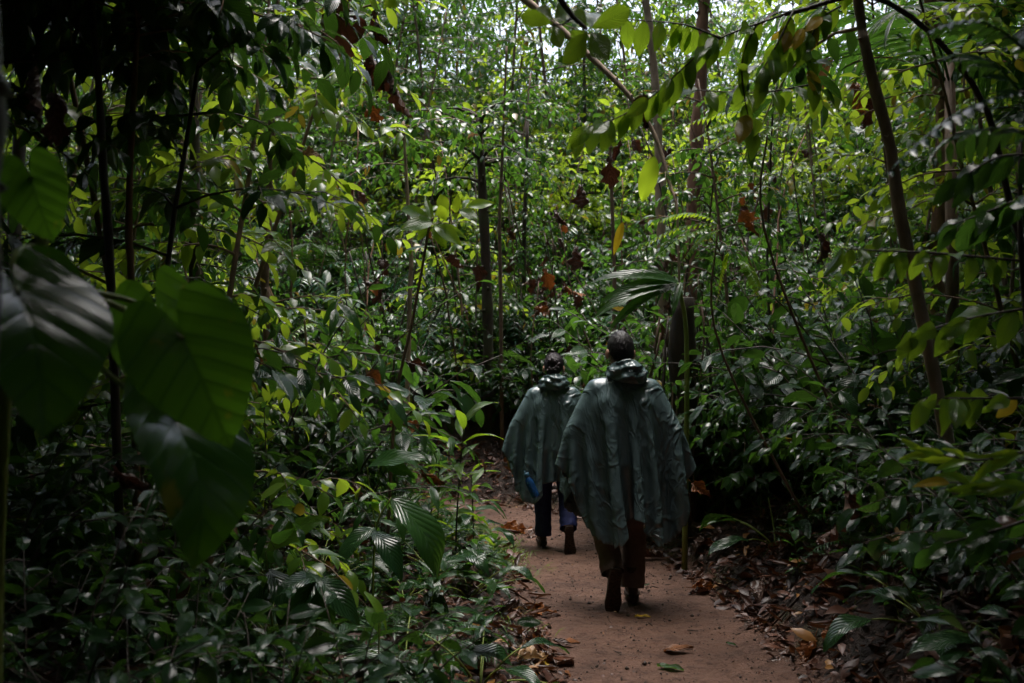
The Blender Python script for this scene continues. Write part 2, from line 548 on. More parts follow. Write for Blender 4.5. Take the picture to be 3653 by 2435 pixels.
def build_ground():
    def axis(lo, a, b, hi, st, grow):
        c = list(np.arange(a, b, st)); w = st
        v = c[-1]
        while v < hi: w *= grow; v += w; c.append(v)
        v = c[0]; w = st
        while v > lo: w *= grow; v -= w; c.insert(0, v)
        return np.array(c)
    xs = axis(-45, -1.8, 3.2, 45, 0.045, 1.10)
    ys = axis(-16, 3.6, 12.6, 75, 0.050, 1.09)
    X, Y = np.meshgrid(xs, ys)
    Z = ground_z(X, Y)
    d, s = path_dist(X, Y)
    d = d + 0.22 * fbm(X * 1.3, Y * 1.3, 5, 3)
    pm = np.clip((PHW + 0.22 - d) / 0.34, 0, 1)
    ny, nx = X.shape
    V = np.stack([X, Y, Z], -1).reshape(-1, 3)
    idx = np.arange(nx * ny).reshape(ny, nx)
    Q = np.stack([idx[:-1, :-1], idx[:-1, 1:], idx[1:, 1:], idx[1:, :-1]], -1).reshape(-1, 4)
    on = (d.reshape(-1)[Q].mean(1) < PHW + 0.05)
    for name, sel in (('ground', ~on), ('path', on)):
        q = Q[sel]
        u, inv = np.unique(q, return_inverse=True)
        mb = MB(); mb.add(V[u], inv.reshape(-1, 4))
        me = mb.mesh(name, MT['soil'])
        a = me.attributes.new('path', 'FLOAT', 'POINT')
        a.data.foreach_set('value', pm.reshape(-1)[u].astype(np.float32))
        o = obj(name, me)
        tag(o, 'dark forest soil with leaf litter rising to the hillside' if name == 'ground' else 'damp reddish brown dirt trail trodden through the forest', None, None, 'structure')


build_ground()
# ------------------------------------------------------------------ leaf templates: base at origin, axis +Y, normal +Z, length 1
def prof(kind, u):
    u = np.asarray(u, float)
    if kind == 'ovate': w = np.sin(np.pi * u ** 0.72) ** 0.9 * (1 - 0.25 * u)
    elif kind == 'lance': w = np.sin(np.pi * u ** 0.8) ** 0.85 * (1 - 0.1 * u)
    elif kind == 'obovate': w = np.sin(np.pi * u ** 1.35) ** 0.8
    elif kind == 'ellip': w = np.sin(np.pi * u ** 0.88) ** 0.72 * (1 - 0.30 * np.clip((u - .6) / .4, 0, 1) ** 1.2)
    elif kind == 'strap': w = np.clip(u * 6, 0, 1) * (1 - u ** 3.5) ** 0.7
    else: w = np.sin(np.pi * u)
    return np.maximum(w, 0)


def leaf_t(kind='ovate', W=0.42, nu=5, nv=2, fold=0.25, droop=0.5, wave=0.0, roll=0.0, twist=0.0, seed=0, serr=0.0):
    rg = np.random.default_rng(seed)
    u = np.linspace(0, 1, nu + 1)
    v = np.linspace(-1, 1, nv + 1)
    w = prof(kind, np.clip(u, 0.015, 0.985)) * W * 0.5
    w[0] = W * 0.02; w[-1] = W * 0.012
    ang = -droop * (u ** 1.3)
    cy = np.concatenate([[0], np.cumsum(np.cos((ang[:-1] + ang[1:]) / 2) * np.diff(u))])
    cz = np.concatenate([[0], np.cumsum(np.sin((ang[:-1] + ang[1:]) / 2) * np.diff(u))])
    ph = rg.uniform(0, 6.28, 3)
    V = []; UV = []
    for i in range(nu + 1):
        ny_, nz_ = -math.sin(ang[i]), math.cos(ang[i])
        tw = twist * u[i]
        ww = w[i] * (1 + serr * (1 if i % 2 else -1))
        for j in range(nv + 1):
            a = v[j]
            x = ww * a
            h = abs(x) * fold + wave * (0.5 + abs(a)) * math.sin(u[i] * 11 + ph[0] + (1.7 if a > 0 else 0)) * abs(a)
            if roll: h += roll * W * (abs(a) ** 2) * 0.5; x *= (1 - 0.35 * abs(roll) * abs(a))
            x2 = x * math.cos(tw) - h * math.sin(tw); h2 = x * math.sin(tw) + h * math.cos(tw)
            V.append((x2, cy[i] + ny_ * h2, cz[i] + nz_ * h2))
            UV.append((0.5 + a * 0.5, u[i]))
    m = nv + 1
    Q = [(i * m + j, i * m + j + 1, (i + 1) * m + j + 1, (i + 1) * m + j) for i in range(nu) for j in range(nv)]
    return np.array(V), np.array(Q), np.array(UV)


def heart_t(W=0.8, droop=0.9, cup=0.25, seed=0, nth=40, nr=7, lobe=0.42, wave=0.007):
    """cordate leaf, petiole attached at the origin, tip towards +Y, lobes behind"""
    rg = np.random.default_rng(seed); ph = rg.uniform(0, 6.28)
    th = np.linspace(-math.pi, math.pi, nth + 1)          # 0 = tip
    a = np.abs(th)
    # outline radius by angle
    pts_a = np.array([0, 0.12, 0.30, 0.6, 1.0, 1.5, 2.0, 2.45, 2.80, 3.02, math.pi])
    pts_r = np.array([1.0, 0.91, 0.78, 0.66, 0.57, 0.51, 0.48, 0.49, 0.46, 0.30, 0.04])
    r = np.interp(a, pts_a, pts_r)
    k = np.array([0.25, 0.5, 0.25]); rs = np.convolve(np.pad(r, 1, 'edge'), k, 'valid'); rs[nth // 2] = 1.0
    sc = W / 0.98
    V = [(0, 0, 0)]; UV = [(0.5, 0.3)]
    for ir in range(1, nr + 1):
        f = ir / nr
        for t, rr in zip(th, rs):
            x = math.sin(t) * rr * f * sc; y = math.cos(t) * rr * f
            s = abs(x)
            z = cup * s * (1 - 0.6 * s) + wave * f * math.sin(t * 9 + ph) + 0.004 * math.sin(13 * (y - s * 0.6) + ph) * s * 4
            if y < 0: z += 0.5 * y * y + 0.35 * s * (-y) 
            V.append((x, y, z)); UV.append((0.5 + x * 0.95, 0.3 + 0.7 * y))
    V = np.array(V)
    y = V[:, 1].copy(); z = V[:, 2].copy()
    th_ = droop * np.clip(y, 0, None)
    V[:, 1] = np.where(y > 0, np.sin(th_) / droop + z * np.sin(th_), y)
    V[:, 2] = np.where(y > 0, -(1 - np.cos(th_)) / droop + z * np.cos(th_), z)
    m = nth + 1
    Q = []; T = []
    for i in range(nth):
        T.append((0, 1 + i + 1, 1 + i))
        for ir in range(nr - 1):
            p = 1 + ir * m + i
            Q.append((p, p + 1, p + 1 + m, p + m))
    return V, np.array(Q), np.array(UV), np.array(T)


def crumple_t(W=0.8, seed=0, curl=2.2, n=16, amp=0.16):
    """dead dried leaf: blade rolled up lengthwise with deep pleats along the side veins"""
    rg = np.random.default_rng(seed)
    u = np.linspace(0, 1, n + 1); v = np.linspace(-1, 1, 9)
    V = []; UV = []
    W *= .6 if seed % 2 else .75; curl *= 1.6 if seed % 2 else 1.35; amp *= 1.2
    p0 = rg.uniform(0, 6.28, 4); c1 = curl * rg.uniform(0.6, 1.2); c2 = curl * rg.uniform(0.6, 1.2); bend = rg.uniform(-0.6, 2.0)
    for i, uu in enumerate(u):
        w = 0.5 * W * (math.sin(math.pi * (0.04 + 0.93 * uu) ** 0.8) ** 0.7) * (1 + 0.22 * math.sin(9 * uu + p0[0]) + 0.12 * math.sin(23 * uu + p0[2]))
        for a in v:
            c = (c1 if a > 0 else c2) * (0.7 + 0.5 * math.sin(3 * uu + p0[1]))
            t = abs(a) * c
            x = math.copysign(w * math.sin(t) / max(c, 0.2) * 1.2, a) if a else 0
            z = w * (1 - math.cos(t)) / max(c, 0.2) * 1.2
            z += amp * abs(a) * math.sin((uu * 1.0 - 0.35 * abs(a)) * 30 + p0[2]) * W * 0.55
            x += amp * 0.6 * W * math.sin(uu * 17 + p0[3] + 3 * a) * abs(a)
            y = uu + 0.06 * math.sin(5 * a + p0[0])
            ang = -bend * uu
            V.append((x, y * math.cos(ang * 0.5) - z * math.sin(ang), y * math.sin(ang * 0.5) + z * math.cos(ang)))
            UV.append((0.5 + a * 0.5, uu))
    m = len(v)
    Q = [(i * m + j, i * m + j + 1, (i + 1) * m + j + 1, (i + 1) * m + j) for i in range(n) for j in range(m - 1)]
    return np.array(V), np.array(Q), np.array(UV)


def shoot(base, d0, L, arch, n=12, rg=RNG, wob=0.12):
    p = np.array(base, float); d = norm(np.array(d0, float)); out = [p.copy()]
    for i in range(n):
        d = norm(d + np.array([0, 0, -arch / n]) + rg.normal(0, wob / n ** 0.5, 3))
        p = p + d * L / n
        out.append(p.copy())
    return np.array(out)


def leaves_on(mb, tms, pts, L0, rg, i0=0.25, per=14, spread=1.0, droop=0.3, two=True, taper=0.5, flat=0.6):
    """alternate leaves along a shoot; flat = how much blades face the sky"""
    pts = np.asarray(pts); m = len(pts)
    ts = np.linspace(i0, 1.0, per)
    idx = ts * (m - 1); a = np.clip(idx.astype(int), 0, m - 2); f = idx - a
    pos = pts[a] * (1 - f[:, None]) + pts[a + 1] * f[:, None]
    tan = norm(pts[a + 1] - pts[a])
    side = norm(np.cross(tan, [0, 0, 1.0]) + 1e-4)
    sg = np.where(np.arange(per) % 2 == 0, 1.0, -1.0)
    if not two: sg = rg.choice([-1.0, 1.0], per)
    ang = rg.normal(0.0, 0.45, per)
    up = np.cross(side, tan)
    lat = side * (sg * np.cos(ang))[:, None] + up * np.sin(ang)[:, None]
    D = lat * spread + tan * rg.uniform(0.35, 0.9, per)[:, None] + np.array([0, 0, -1.0]) * (droop + rg.normal(0, 0.22, per))[:, None]
    D[-1] = tan[-1] + np.array([0, 0, -droop])
    D = norm(D)
    U = np.array([0, 0, 1.0]) * flat + rg.normal(0, 0.35, (per, 3)) + up * 0.4
    Rm = frames(D, U)
    s = L0 * rg.uniform(0.65, 1.15, per) * (1 - taper * 0.5 * np.abs(ts - 0.55))
    var = rg.uniform(0, 1, per)
    ch = rg.integers(0, len(tms), per)
    for q, tm in enumerate(tms):
        k = ch == q
        if k.any(): stamp(mb, tm, pos[k], Rm[k], s[k], var[k])


def pinnate(mb, tm, pts, Ll, rg, pairs=12, i0=0.12, fwd=0.5, droop=0.25, term=True, prf=None):
    """leaflets in opposite pairs along a rachis"""
    pts = np.asarray(pts); m = len(pts)
    ts = np.linspace(i0, 0.97, pairs)
    idx = ts * (m - 1); a = np.clip(idx.astype(int), 0, m - 2); f = idx - a
    pos = pts[a] * (1 - f[:, None]) + pts[a + 1] * f[:, None]
    tan = norm(pts[a + 1] - pts[a])
    side = norm(np.cross(tan, [0, 0, 1.0]) + 1e-4); up = np.cross(side, tan)
    sh = np.sin(np.pi * (0.12 + 0.8 * ts)) if prf is None else prf(ts)
    var = rg.uniform(0, 1)
    for sg in (1, -1):
        D = norm(side * sg + tan * fwd + np.array([0, 0, -1.0]) * (droop + rg.normal(0, 0.08, pairs))[:, None])
        Rm = frames(D, up + rg.normal(0, 0.12, (pairs, 3)))
        stamp(mb, tm, pos, Rm, Ll * sh * rg.uniform(0.9, 1.08, pairs), np.mod(var + rg.uniform(0, 0.25, pairs), 1))
    if term:
        Rm = frames(tan[-1:], up[-1:]); stamp(mb, tm, pts[-1:], Rm, np.array([Ll * 0.6]), np.array([var]))


LT = {}
for s in range(3):
    LT['ov%d' % s] = leaf_t('ovate', 0.46, 4, 2, 0.30, 0.5 + 0.25 * s, 0.012, seed=s)
    LT['ln%d' % s] = leaf_t('lance', 0.28, 4, 2, 0.30, 0.5 + 0.25 * s, 0.01, seed=s)
    LT['el%d' % s] = leaf_t('ellip', 0.46, 5, 2, 0.22, 0.35 + 0.3 * s, 0.012, seed=s)
LT['pin'] = leaf_t('lance', 0.24, 3, 2, 0.25, 0.5, seed=3)
LT['pinw'] = leaf_t('ellip', 0.40, 3, 2, 0.25, 0.4, seed=3)
LT['fern'] = leaf_t('lance', 0.20, 2, 2, 0.2, 0.3, seed=3)
LT['palm'] = leaf_t('strap', 0.075, 5, 2, 0.5, 0.75, seed=3)
LT['big'] = leaf_t('ovate', 0.55, 3, 2, 0.2, 0.5, seed=9)


# ------------------------------------------------------------------ plant prototypes: lists of parts
def proto_shrub(seed, h=1.3, shoots=8, leaf=0.13, per=14, kinds=('ov0', 'ov1', 'ov2'), mat='leaf_small', arch=0.9, spread=0.5, droop=0.35, stemmat='stem_dark', sub=2, rs=0.008, single=False):
    rg = np.random.default_rng(seed)
    fo, st = ([] if single else MB()), MB()
    tms = [LT[k] for k in kinds]
    for i in range(shoots):
        a = 2 * math.pi * (i + rg.uniform(0, 0.8)) / shoots
        sp = spread * rg.uniform(0.3, 1.2)
        d0 = (math.cos(a) * sp, math.sin(a) * sp, 1.0)
        L = h * rg.uniform(0.7, 1.25)
        pts = shoot((rg.normal(0, 0.05), rg.normal(0, 0.05), -0.05), d0, L, arch * rg.uniform(0.5, 1.4), 12, rg)
        tube(st, pts[::2], np.linspace(rs, rs * 0.3, len(pts[::2])), 5)
        leaves_on(fo, tms, pts, leaf, rg, 0.2, per, 1.0, droop)
        for k in range(sub):
            j = rg.integers(4, 10); b = a + rg.choice([-1, 1]) * rg.uniform(0.5, 1.4)
            q = shoot(pts[j], (math.cos(b), math.sin(b), 0.5), L * rg.uniform(0.3, 0.5), 0.9, 8, rg)
            tube(st, q[::2], np.linspace(rs * 0.5, rs * 0.2, len(q[::2])), 4)
            leaves_on(fo, tms, q, leaf * 0.95, rg, 0.15, max(5, int(per * 0.6)), 1.0, droop)
    if single:
        return [('stems', st.mesh('stems', MT[stemmat]), None, None)] + [('leaf', leaf_mesh(id(tm), tm, mat), M4(p, r, q), None) for tm, p, r, q in fo]
    return [('stems', st.mesh('stems', MT[stemmat]), None, None), ('foliage', fo.mesh('foliage', MT[mat]), None, 'stuff')]


def proto_pinnate(seed, h=1.6, fronds=12, fl=0.7, leaflet=0.16, pairs=9, tm='pin', mat='leaf_blue', trunk=True):
    """slender treelet with drooping compound leaves"""
    rg = np.random.default_rng(seed)
    fo, st = MB(), MB()
    tr = shoot((0, 0, -0.05), (rg.normal(0, .15), rg.normal(0, .15), 1), h, 0.05, 10, rg)
    tube(st, tr, np.linspace(0.018, 0.008, len(tr)), 6)
    for i in range(fronds):
        a = i * 2.4 + rg.uniform(-.4, .4)
        j = int(np.interp(i / fronds, [0, 1], [4, 10]))
        e = rg.uniform(0.2, 0.9)
        q = shoot(tr[j], (math.cos(a), math.sin(a), e), fl * rg.uniform(.7, 1.15), 1.5, 10, rg)
        tube(st, q[::3], np.linspace(0.005, 0.002, len(q[::3])), 4)
        pinnate(fo, LT[tm], q, leaflet, rg, pairs)
    return [('stems', st.mesh('stems', MT['stem_dark']), None, None), ('foliage', fo.mesh('foliage', MT[mat]), None, 'stuff')]


def proto_fern(seed, fl=0.7, n=9, mat='fern', pairs=20, pl=0.13, erect=0.9, arch=1.7):
    """each frond a part of its own"""
    rg = np.random.default_rng(seed); parts = []
    st = MB()
    for i in range(n):
        a = i * 2.399 + rg.uniform(-.3, .3)
        q = shoot((0.02 * math.cos(a), 0.02 * math.sin(a), -0.02), (math.cos(a), math.sin(a), erect * rg.uniform(.6, 1.3)), fl * rg.uniform(.7, 1.15), arch * rg.uniform(.7, 1.2), 12, rg, 0.06)
        mb = MB()
        tube(mb, q[::2], np.linspace(0.005, 0.0015, len(q[::2])), 4)
        pinnate(mb, LT['fern'], q, pl, rg, pairs, 0.15, 0.35, 0.12, True, lambda t: np.minimum(1, t * 5) * (1.03 - t ** 1.6))
        parts.append(('frond', mb.mesh('frond', MT[mat]), None, None))
    return parts


LEAFMESH = {}


def leaf_mesh(key, tm, mat):
    k = (key, mat)
    if k not in LEAFMESH:
        mb = MB(); mb.add(tm[0], tm[1], tm[3] if len(tm) > 3 else None, tm[2])
        LEAFMESH[k] = mb.mesh('leaf', MT[mat])
    return LEAFMESH[k]


HD = {}
for s in range(4):
    HD['ov%d' % s] = leaf_t('ovate', 0.46, 12, 4, 0.22, 0.5 + 0.25 * s, 0.014, seed=s)
    HD['ln%d' % s] = leaf_t('lance', 0.24, 12, 4, 0.30, 0.5 + 0.3 * s, 0.008, seed=s)
    HD['el%d' % s] = leaf_t('ellip', 0.44, 12, 4, 0.20, 0.3 + 0.25 * s, 0.012, seed=s)
    HD['ob%d' % s] = leaf_t('obovate', 0.52, 24, 4, 0.16, 0.2 + 0.25 * s, 0.012, seed=s, serr=0.03)
    HD['st%d' % s] = leaf_t('strap', 0.16, 12, 4, 0.4, 0.25 + 0.22 * s, 0.0, seed=s)
    HD['br%d' % s] = leaf_t('ellip', 0.38, 14, 6, 0.20, 0.8 + 0.3 * s, 0.016, seed=s)
    HD['he%d' % s] = heart_t(0.95, 0.7 + 0.15 * s, 0.22, seed=s)


def leaf_part(key, mat, pos, D, U, size, name='leaf'):
    Rm = frames(np.array([D], float), np.array([U], float))[0]
    return (name, leaf_mesh(key, HD[key], mat), M4(pos, Rm, size), None)


def proto_big(seed, n=8, pet=0.35, leaf=0.34, keys=('br0', 'br1', 'br2'), mat='leaf_dark', up=1.0):
    """ground herb: big blades on petioles, each leaf a part"""
    rg = np.random.default_rng(seed); parts = []; st = MB()
    for i in range(n):
        a = i * 2.399 + rg.uniform(-.4, .4); e = up * rg.uniform(0.5, 1.8)
        q = shoot((0, 0, -0.03), (math.cos(a), math.sin(a), e), pet * rg.uniform(.6, 1.3), 0.7, 6, rg, 0.05)
        tube(st, q, np.linspace(0.006, 0.004, len(q)), 6)
        t = norm(q[-1] - q[-2])
        D = norm(np.array([math.cos(a), math.sin(a), 0.15]) + 0.4 * t)
        parts.append(leaf_part(keys[i % len(keys)], mat, q[-1], D, (rg.normal(0, .2), rg.normal(0, .2), 1), leaf * rg.uniform(.65, 1.2)))
    return [('petioles', st.mesh('petioles', MT['stem_green']), None, None)] + parts


def proto_cane(seed, h=0.9, n=12, leaf=0.28, keys=('ln0', 'ln1', 'ln2'), mat='leaf_broad', i0=0.35, stemmat='stem_dark', lean=0.12, rad=0.007, droop=0.1):
    """single cane with spiralling leaves, each leaf a part"""
    rg = np.random.default_rng(seed); parts = []; st = MB()
    tr = shoot((0, 0, -0.04), (rg.normal(0, lean), rg.normal(0, lean), 1), h, 0.1, 10, rg, 0.06)
    tube(st, tr, np.linspace(rad, rad * 0.6, len(tr)), 6)
    for i in range(n):
        t = i0 + (1 - i0) * i / (n - 1); k = t * 10; j = min(int(k), 9); p = tr[j] * (1 - k + j) + tr[j + 1] * (k - j)
        a = i * 2.399 + rg.uniform(-.3, .3); e = np.interp(t, [i0, 1], [0.1, 1.1]) + rg.normal(0, .15)
        D = norm(np.array([math.cos(a), math.sin(a), e - droop]))
        parts.append(leaf_part(keys[i % len(keys)], mat, p, D, (rg.normal(0, .2), rg.normal(0, .2), 1), leaf * rg.uniform(.7, 1.15)))
    return [('cane', st.mesh('cane', MT[stemmat]), None, None)] + parts


def proto_sapling(seed, h=4.0, clear=0.45, branches=12, bl=0.9, leaf=0.15, per=12, kinds=('ov0', 'ov1', 'ov2'), mat='leaf_small', bark='stem_brown', r=0.025, droop=0.35, lean=0.1, sub=2):
    rg = np.random.default_rng(seed); fo, st = MB(), MB(); tms = [LT[k] for k in kinds]
    tr = shoot((0, 0, -0.1), (rg.normal(0, lean), rg.normal(0, lean), 1), h, 0.02, 16, rg, 0.10)
    tube(st, tr, np.linspace(r, r * 0.35, len(tr)), 8)
    for i in range(branches):
        t = clear + (1 - clear) * (i + rg.uniform(0, .8)) / branches
        j = min(int(t * 16), 15); a = i * 2.399 + rg.uniform(-.5, .5)
        q = shoot(tr[j], (math.cos(a), math.sin(a), rg.uniform(0.1, 0.9)), bl * rg.uniform(.6, 1.3) * (1.15 - 0.5 * t), 1.0, 10, rg)
        tube(st, q[::2], np.linspace(r * 0.4, r * 0.12, len(q[::2])), 5)
        leaves_on(fo, tms, q, leaf, rg, 0.12, per, 1.0, droop)
        for k in range(sub):
            jj = rg.integers(2, 9); b = a + rg.choice([-1, 1]) * rg.uniform(.5, 1.2)
            w = shoot(q[jj], (math.cos(b), math.sin(b), 0.3), bl * rg.uniform(.3, .6), 1.1, 8, rg)
            tube(st, w[::2], np.linspace(r * 0.18, r * 0.08, len(w[::2])), 4)
            leaves_on(fo, tms, w, leaf * .95, rg, 0.1, max(4, int(per * .7)), 1.0, droop)
    return [('trunk', st.mesh('trunk', MT[bark]), None, None), ('crown', fo.mesh('crown', MT[mat]), None, 'stuff')]


def proto_vine_column(seed, h=4.0, n=26, leaf=0.13, mat='leaf_small', bark='bark_dark', r=0.06):
    """trunk wrapped in climbing leaves that hang in tiers"""
    rg = np.random.default_rng(seed); fo, st = MB(), MB(); tms = [LT[k] for k in ('ov0', 'ov1', 'ov2')]
    tr = shoot((0, 0, -0.1), (rg.normal(0, .05), rg.normal(0, .05), 1), h, 0.0, 14, rg, 0.08)
    tube(st, tr, np.linspace(r, r * 0.6, len(tr)), 9)
    for i in range(n):
        j = rg.integers(2, 14); a = rg.uniform(0, 6.28)
        q = shoot(tr[j] + np.array([math.cos(a), math.sin(a), 0]) * r * .5, (math.cos(a), math.sin(a), rg.uniform(-.2, .7)), rg.uniform(.35, .8), 1.8, 9, rg)
        tube(st, q[::2], np.linspace(.006, .002, len(q[::2])), 4)
        leaves_on(fo, tms, q, leaf, rg, 0.1, 11, 1.0, 0.4)
    return [('trunk', st.mesh('trunk', MT[bark]), None, None), ('foliage', fo.mesh('foliage', MT[mat]), None, 'stuff')]


def proto_palm(seed, n=8, fl=1.6, leaflet=0.5, pairs=22, mat='leaf_dark', stem=0.5, erect=1.1, arch=1.6):
    rg = np.random.default_rng(seed); parts = []; st = MB()
    tube(st, [(0, 0, -0.1), (0.01, 0, stem * .5), (0, 0, stem)], [0.05, 0.045, 0.035], 8)
    for i in range(n):
        a = i * 2.399 + rg.uniform(-.3, .3)
        q = shoot((0, 0, stem * 0.95), (math.cos(a), math.sin(a), erect * rg.uniform(.5, 1.5)), fl * rg.uniform(.75, 1.15), arch * rg.uniform(.7, 1.2), 14, rg, 0.05)
        mb = MB(); tube(mb, q[::2], np.linspace(0.011, 0.003, len(q[::2])), 5)
        pinnate(mb, LT['palm'], q, leaflet, rg, pairs, 0.2, 0.7, 0.2)
        parts.append(('frond', mb.mesh('frond', MT[mat]), None, None))
    return [('stem', st.mesh('stem', MT['stem_brown']), None, None)] + parts


def proto_shade_tree(seed, h=11.0, r=0.22, cr=4.5, z0=6.0, clumps=60, leaf=0.45, per=26, bark='bark_dark', base=(0, 0)):
    """tree added for its shade: trunk, limbs, wide dense crown"""
    rg = np.random.default_rng(seed); fo, st = MB(), MB(); tms = [LT['big']]
    tr = shoot((0, 0, -0.3), (rg.normal(0, .04), rg.normal(0, .04), 1), h, 0.0, 14, rg, 0.06)
    tube(st, tr, np.linspace(r, r * 0.4, len(tr)), 12)
    for i in range(9):
        a = i * 2.399; j = rg.integers(8, 14)
        q = shoot(tr[j], (math.cos(a), math.sin(a), rg.uniform(.2, .8)), cr * rg.uniform(.6, 1), 0.5, 10, rg)
        tube(st, q, np.linspace(r * .4, r * .08, len(q)), 6)
    for i in range(clumps):
        a = rg.uniform(0, 6.28); rr = cr * math.sqrt(rg.uniform(0, 1)); z = rg.uniform(z0, h + .6) 
        c = np.array([math.cos(a) * rr, math.sin(a) * rr, z]) 
        N = per
        pos = c + rg.normal(0, 0.42, (N, 3)) * np.array([1, 1, .6])
        D = norm(pos - c + np.array([0, 0, -0.3])); U = np.array([0, 0, 1.0]) + rg.normal(0, .4, (N, 3))
        stamp(fo, tms[0], pos, frames(D, U), leaf * rg.uniform(.6, 1.2, N), rg.uniform(0, 1, N))
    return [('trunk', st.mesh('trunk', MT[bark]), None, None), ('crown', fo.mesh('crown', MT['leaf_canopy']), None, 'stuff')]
# ------------------------------------------------------------------ the forest: prototypes, then individuals
PR = {}
PR['small'] = [proto_shrub(100 + i, 1.4, 11, 0.145, 17, sub=3, mat='leaf_small') for i in range(3)]
PR['broad'] = [proto_shrub(110 + i, 1.3, 9, 0.17, 13, sub=3, mat='leaf_broad', kinds=('el0', 'el1', 'ov1')) for i in range(3)]
PR['blue'] = [proto_pinnate(120 + i, 1.5, 12, 0.75, 0.17, 8) for i in range(3)]
PR['lime'] = [proto_pinnate(130 + i, 1.1, 10, 0.8, 0.10, 14, 'pinw', 'leaf_lime') for i in range(2)]
PR['lance'] = [proto_shrub(140 + i, 1.6, 7, 0.20, 12, mat='leaf_broad', kinds=('ln0', 'ln1', 'ln2'), arch=1.1) for i in range(2)]
PR['sap_small'] = [proto_sapling(150 + i, 4.2, 0.10, 24, 1.05, 0.15, 13) for i in range(3)]
PR['sap_bright'] = [proto_sapling(160 + i, 4.6, 0.10, 22, 1.2, 0.18, 12, ('el0', 'el1', 'ov0'), 'leaf_top') for i in range(2)]
PR['huge'] = [proto_shrub(115 + i, 1.5, 6, 0.30, 8, mat='leaf_dark', kinds=('el0', 'el1', 'ov1'), sub=1, rs=.011) for i in range(2)]
PR['top'] = [proto_shrub(105 + i, 1.5, 11, 0.17, 15, mat='leaf_top', sub=3) for i in range(2)]
PR['column'] = [proto_vine_column(170 + i, 4.0, 48, 0.14, r=0.045) for i in range(2)]
PR['dark'] = [proto_shrub(180 + i, 1.2, 10, 0.16, 13, sub=3, mat='leaf_dark', kinds=('el0', 'ov1', 'el2')) for i in range(3)]
for s_ in range(3):
    LT['nd%d' % s_] = leaf_t('ellip', .44, 8, 4, .22, .35 + .3 * s_, .012, seed=70 + s_)
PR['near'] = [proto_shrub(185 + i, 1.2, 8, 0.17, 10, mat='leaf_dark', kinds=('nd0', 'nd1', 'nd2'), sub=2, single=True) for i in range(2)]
PR['sap_dark'] = [proto_sapling(190 + i, 4.0, 0.18, 18, 1.0, 0.20, 11, ('el0', 'el1', 'ov1'), 'leaf_dark', 'stem_dark', 0.02) for i in range(3)]
PR['fern'] = [proto_fern(200 + i) for i in range(3)]
PR['herb'] = [proto_big(210 + i) for i in range(3)]
PR['cane'] = [proto_cane(220 + i, 0.8, 11, 0.24) for i in range(3)]
PR['seedling'] = [proto_cane(230 + i, 0.38, 8, 0.15, ('ov0', 'el1', 'ov2'), 'leaf_broad', 0.3, 'stem_green', 0.2, 0.003) for i in range(4)]
PR['palm'] = [proto_palm(240)]
PR['canopy'] = [proto_shade_tree(250 + i, 11.5, 0.22, 4.8, 7.2, 110, 0.50, 30) for i in range(2)]
PR['side'] = [proto_shade_tree(270 + i, 8.6, 0.10, 2.5, 6.0, 60, 0.42, 26) for i in range(2)]
PR['thick'] = [proto_shade_tree(260 + i, 7.0, 0.15, 2.6, 0.6, 110, 0.50, 26) for i in range(2)]


def scat(x0, x1, y0, y1, st, rg, ok):
    out = []
    y = y0
    while y < y1:
        x = x0
        while x < x1:
            px, py = x + rg.uniform(-.45, .45) * st, y + rg.uniform(-.45, .45) * st
            if ok(px, py): out.append((px, py))
            x += st
        y += st
    return out


def offp(x, y, m=0.1):
    d, s = path_dist(np.array([x]), np.array([y]))
    return float(d[0]) - PHW > m, float(s[0])


INFO = {
    'small': ('leafy_shrub', 'shrub', 'bushy shrub with small wet green leaves'),
    'broad': ('broadleaf_shrub', 'shrub', 'open shrub with broad oval glossy leaves'),
    'blue': ('pinnate_treelet', 'treelet', 'slender treelet with drooping feathered leaves'),
    'huge': ('bigleaf_shrub', 'shrub', 'dark shrub with very large glossy leaves'),
    'top': ('bright_shrub', 'shrub', 'bushy shrub with yellow green leaves coloured as if sunlit'),
    'lime': ('feathery_shrub', 'shrub', 'feathery shrub with tiny lime green leaflets'),
    'lance': ('lanceleaf_shrub', 'shrub', 'arching shrub with long narrow pointed leaves'),
    'sap_small': ('sapling', 'sapling', 'thin brown sapling with layered small leaves'),
    'sap_bright': ('tall_sapling', 'sapling', 'tall sapling with bright oval leaves'),
    'column': ('vine_covered_trunk', 'trunk', 'dark trunk wrapped in hanging climber leaves'),
    'dark': ('dark_shrub', 'shrub', 'dark shrub with shiny deep green leaves'),
    'near': ('glossy_shrub', 'shrub', 'leafy shrub with shiny oval dark leaves'),
    'sap_dark': ('understory_sapling', 'sapling', 'thin dark sapling with big shaded leaves'),
    'fern': ('fern', 'fern', 'green fern with arching feathered fronds'),
    'herb': ('broadleaf_herb', 'plant', 'low plant with large ribbed leaves'),
    'cane': ('cane_plant', 'plant', 'upright cane with spiralling narrow leaves'),
    'seedling': ('seedling', 'seedling', 'small seedling with a few shiny leaves'),
    'palm': ('understory_palm', 'palm', 'young palm with arching split fronds'),
    'thick': ('light_block_tree', 'tree', 'added light blocking tree with leaves down to the ground'),
    'side': ('added_shade_tree', 'tree', 'slim added shade tree with a flat dense crown'),
    'canopy': ('added_canopy_tree', 'tree', 'tall added shade tree with a dense spreading crown'),
}


def put(kind, x, y, rg, where, scale=1.0, rotz=None, dz=0.0, i=None):
    nm, cat, lab = INFO[kind]
    pr = PR[kind][int(rg.integers(0, len(PR[kind])))] if i is None else PR[kind][i]
    return place(pr, nm, lab + ' ' + where, cat, (x, y, gz(x, y) + dz), rg.uniform(0, 6.28) if rotz is None else rotz,
                 lab.split(' with')[0].split(' wrapped')[0] + 's ' + where, scale * rg.uniform(0.85, 1.2))


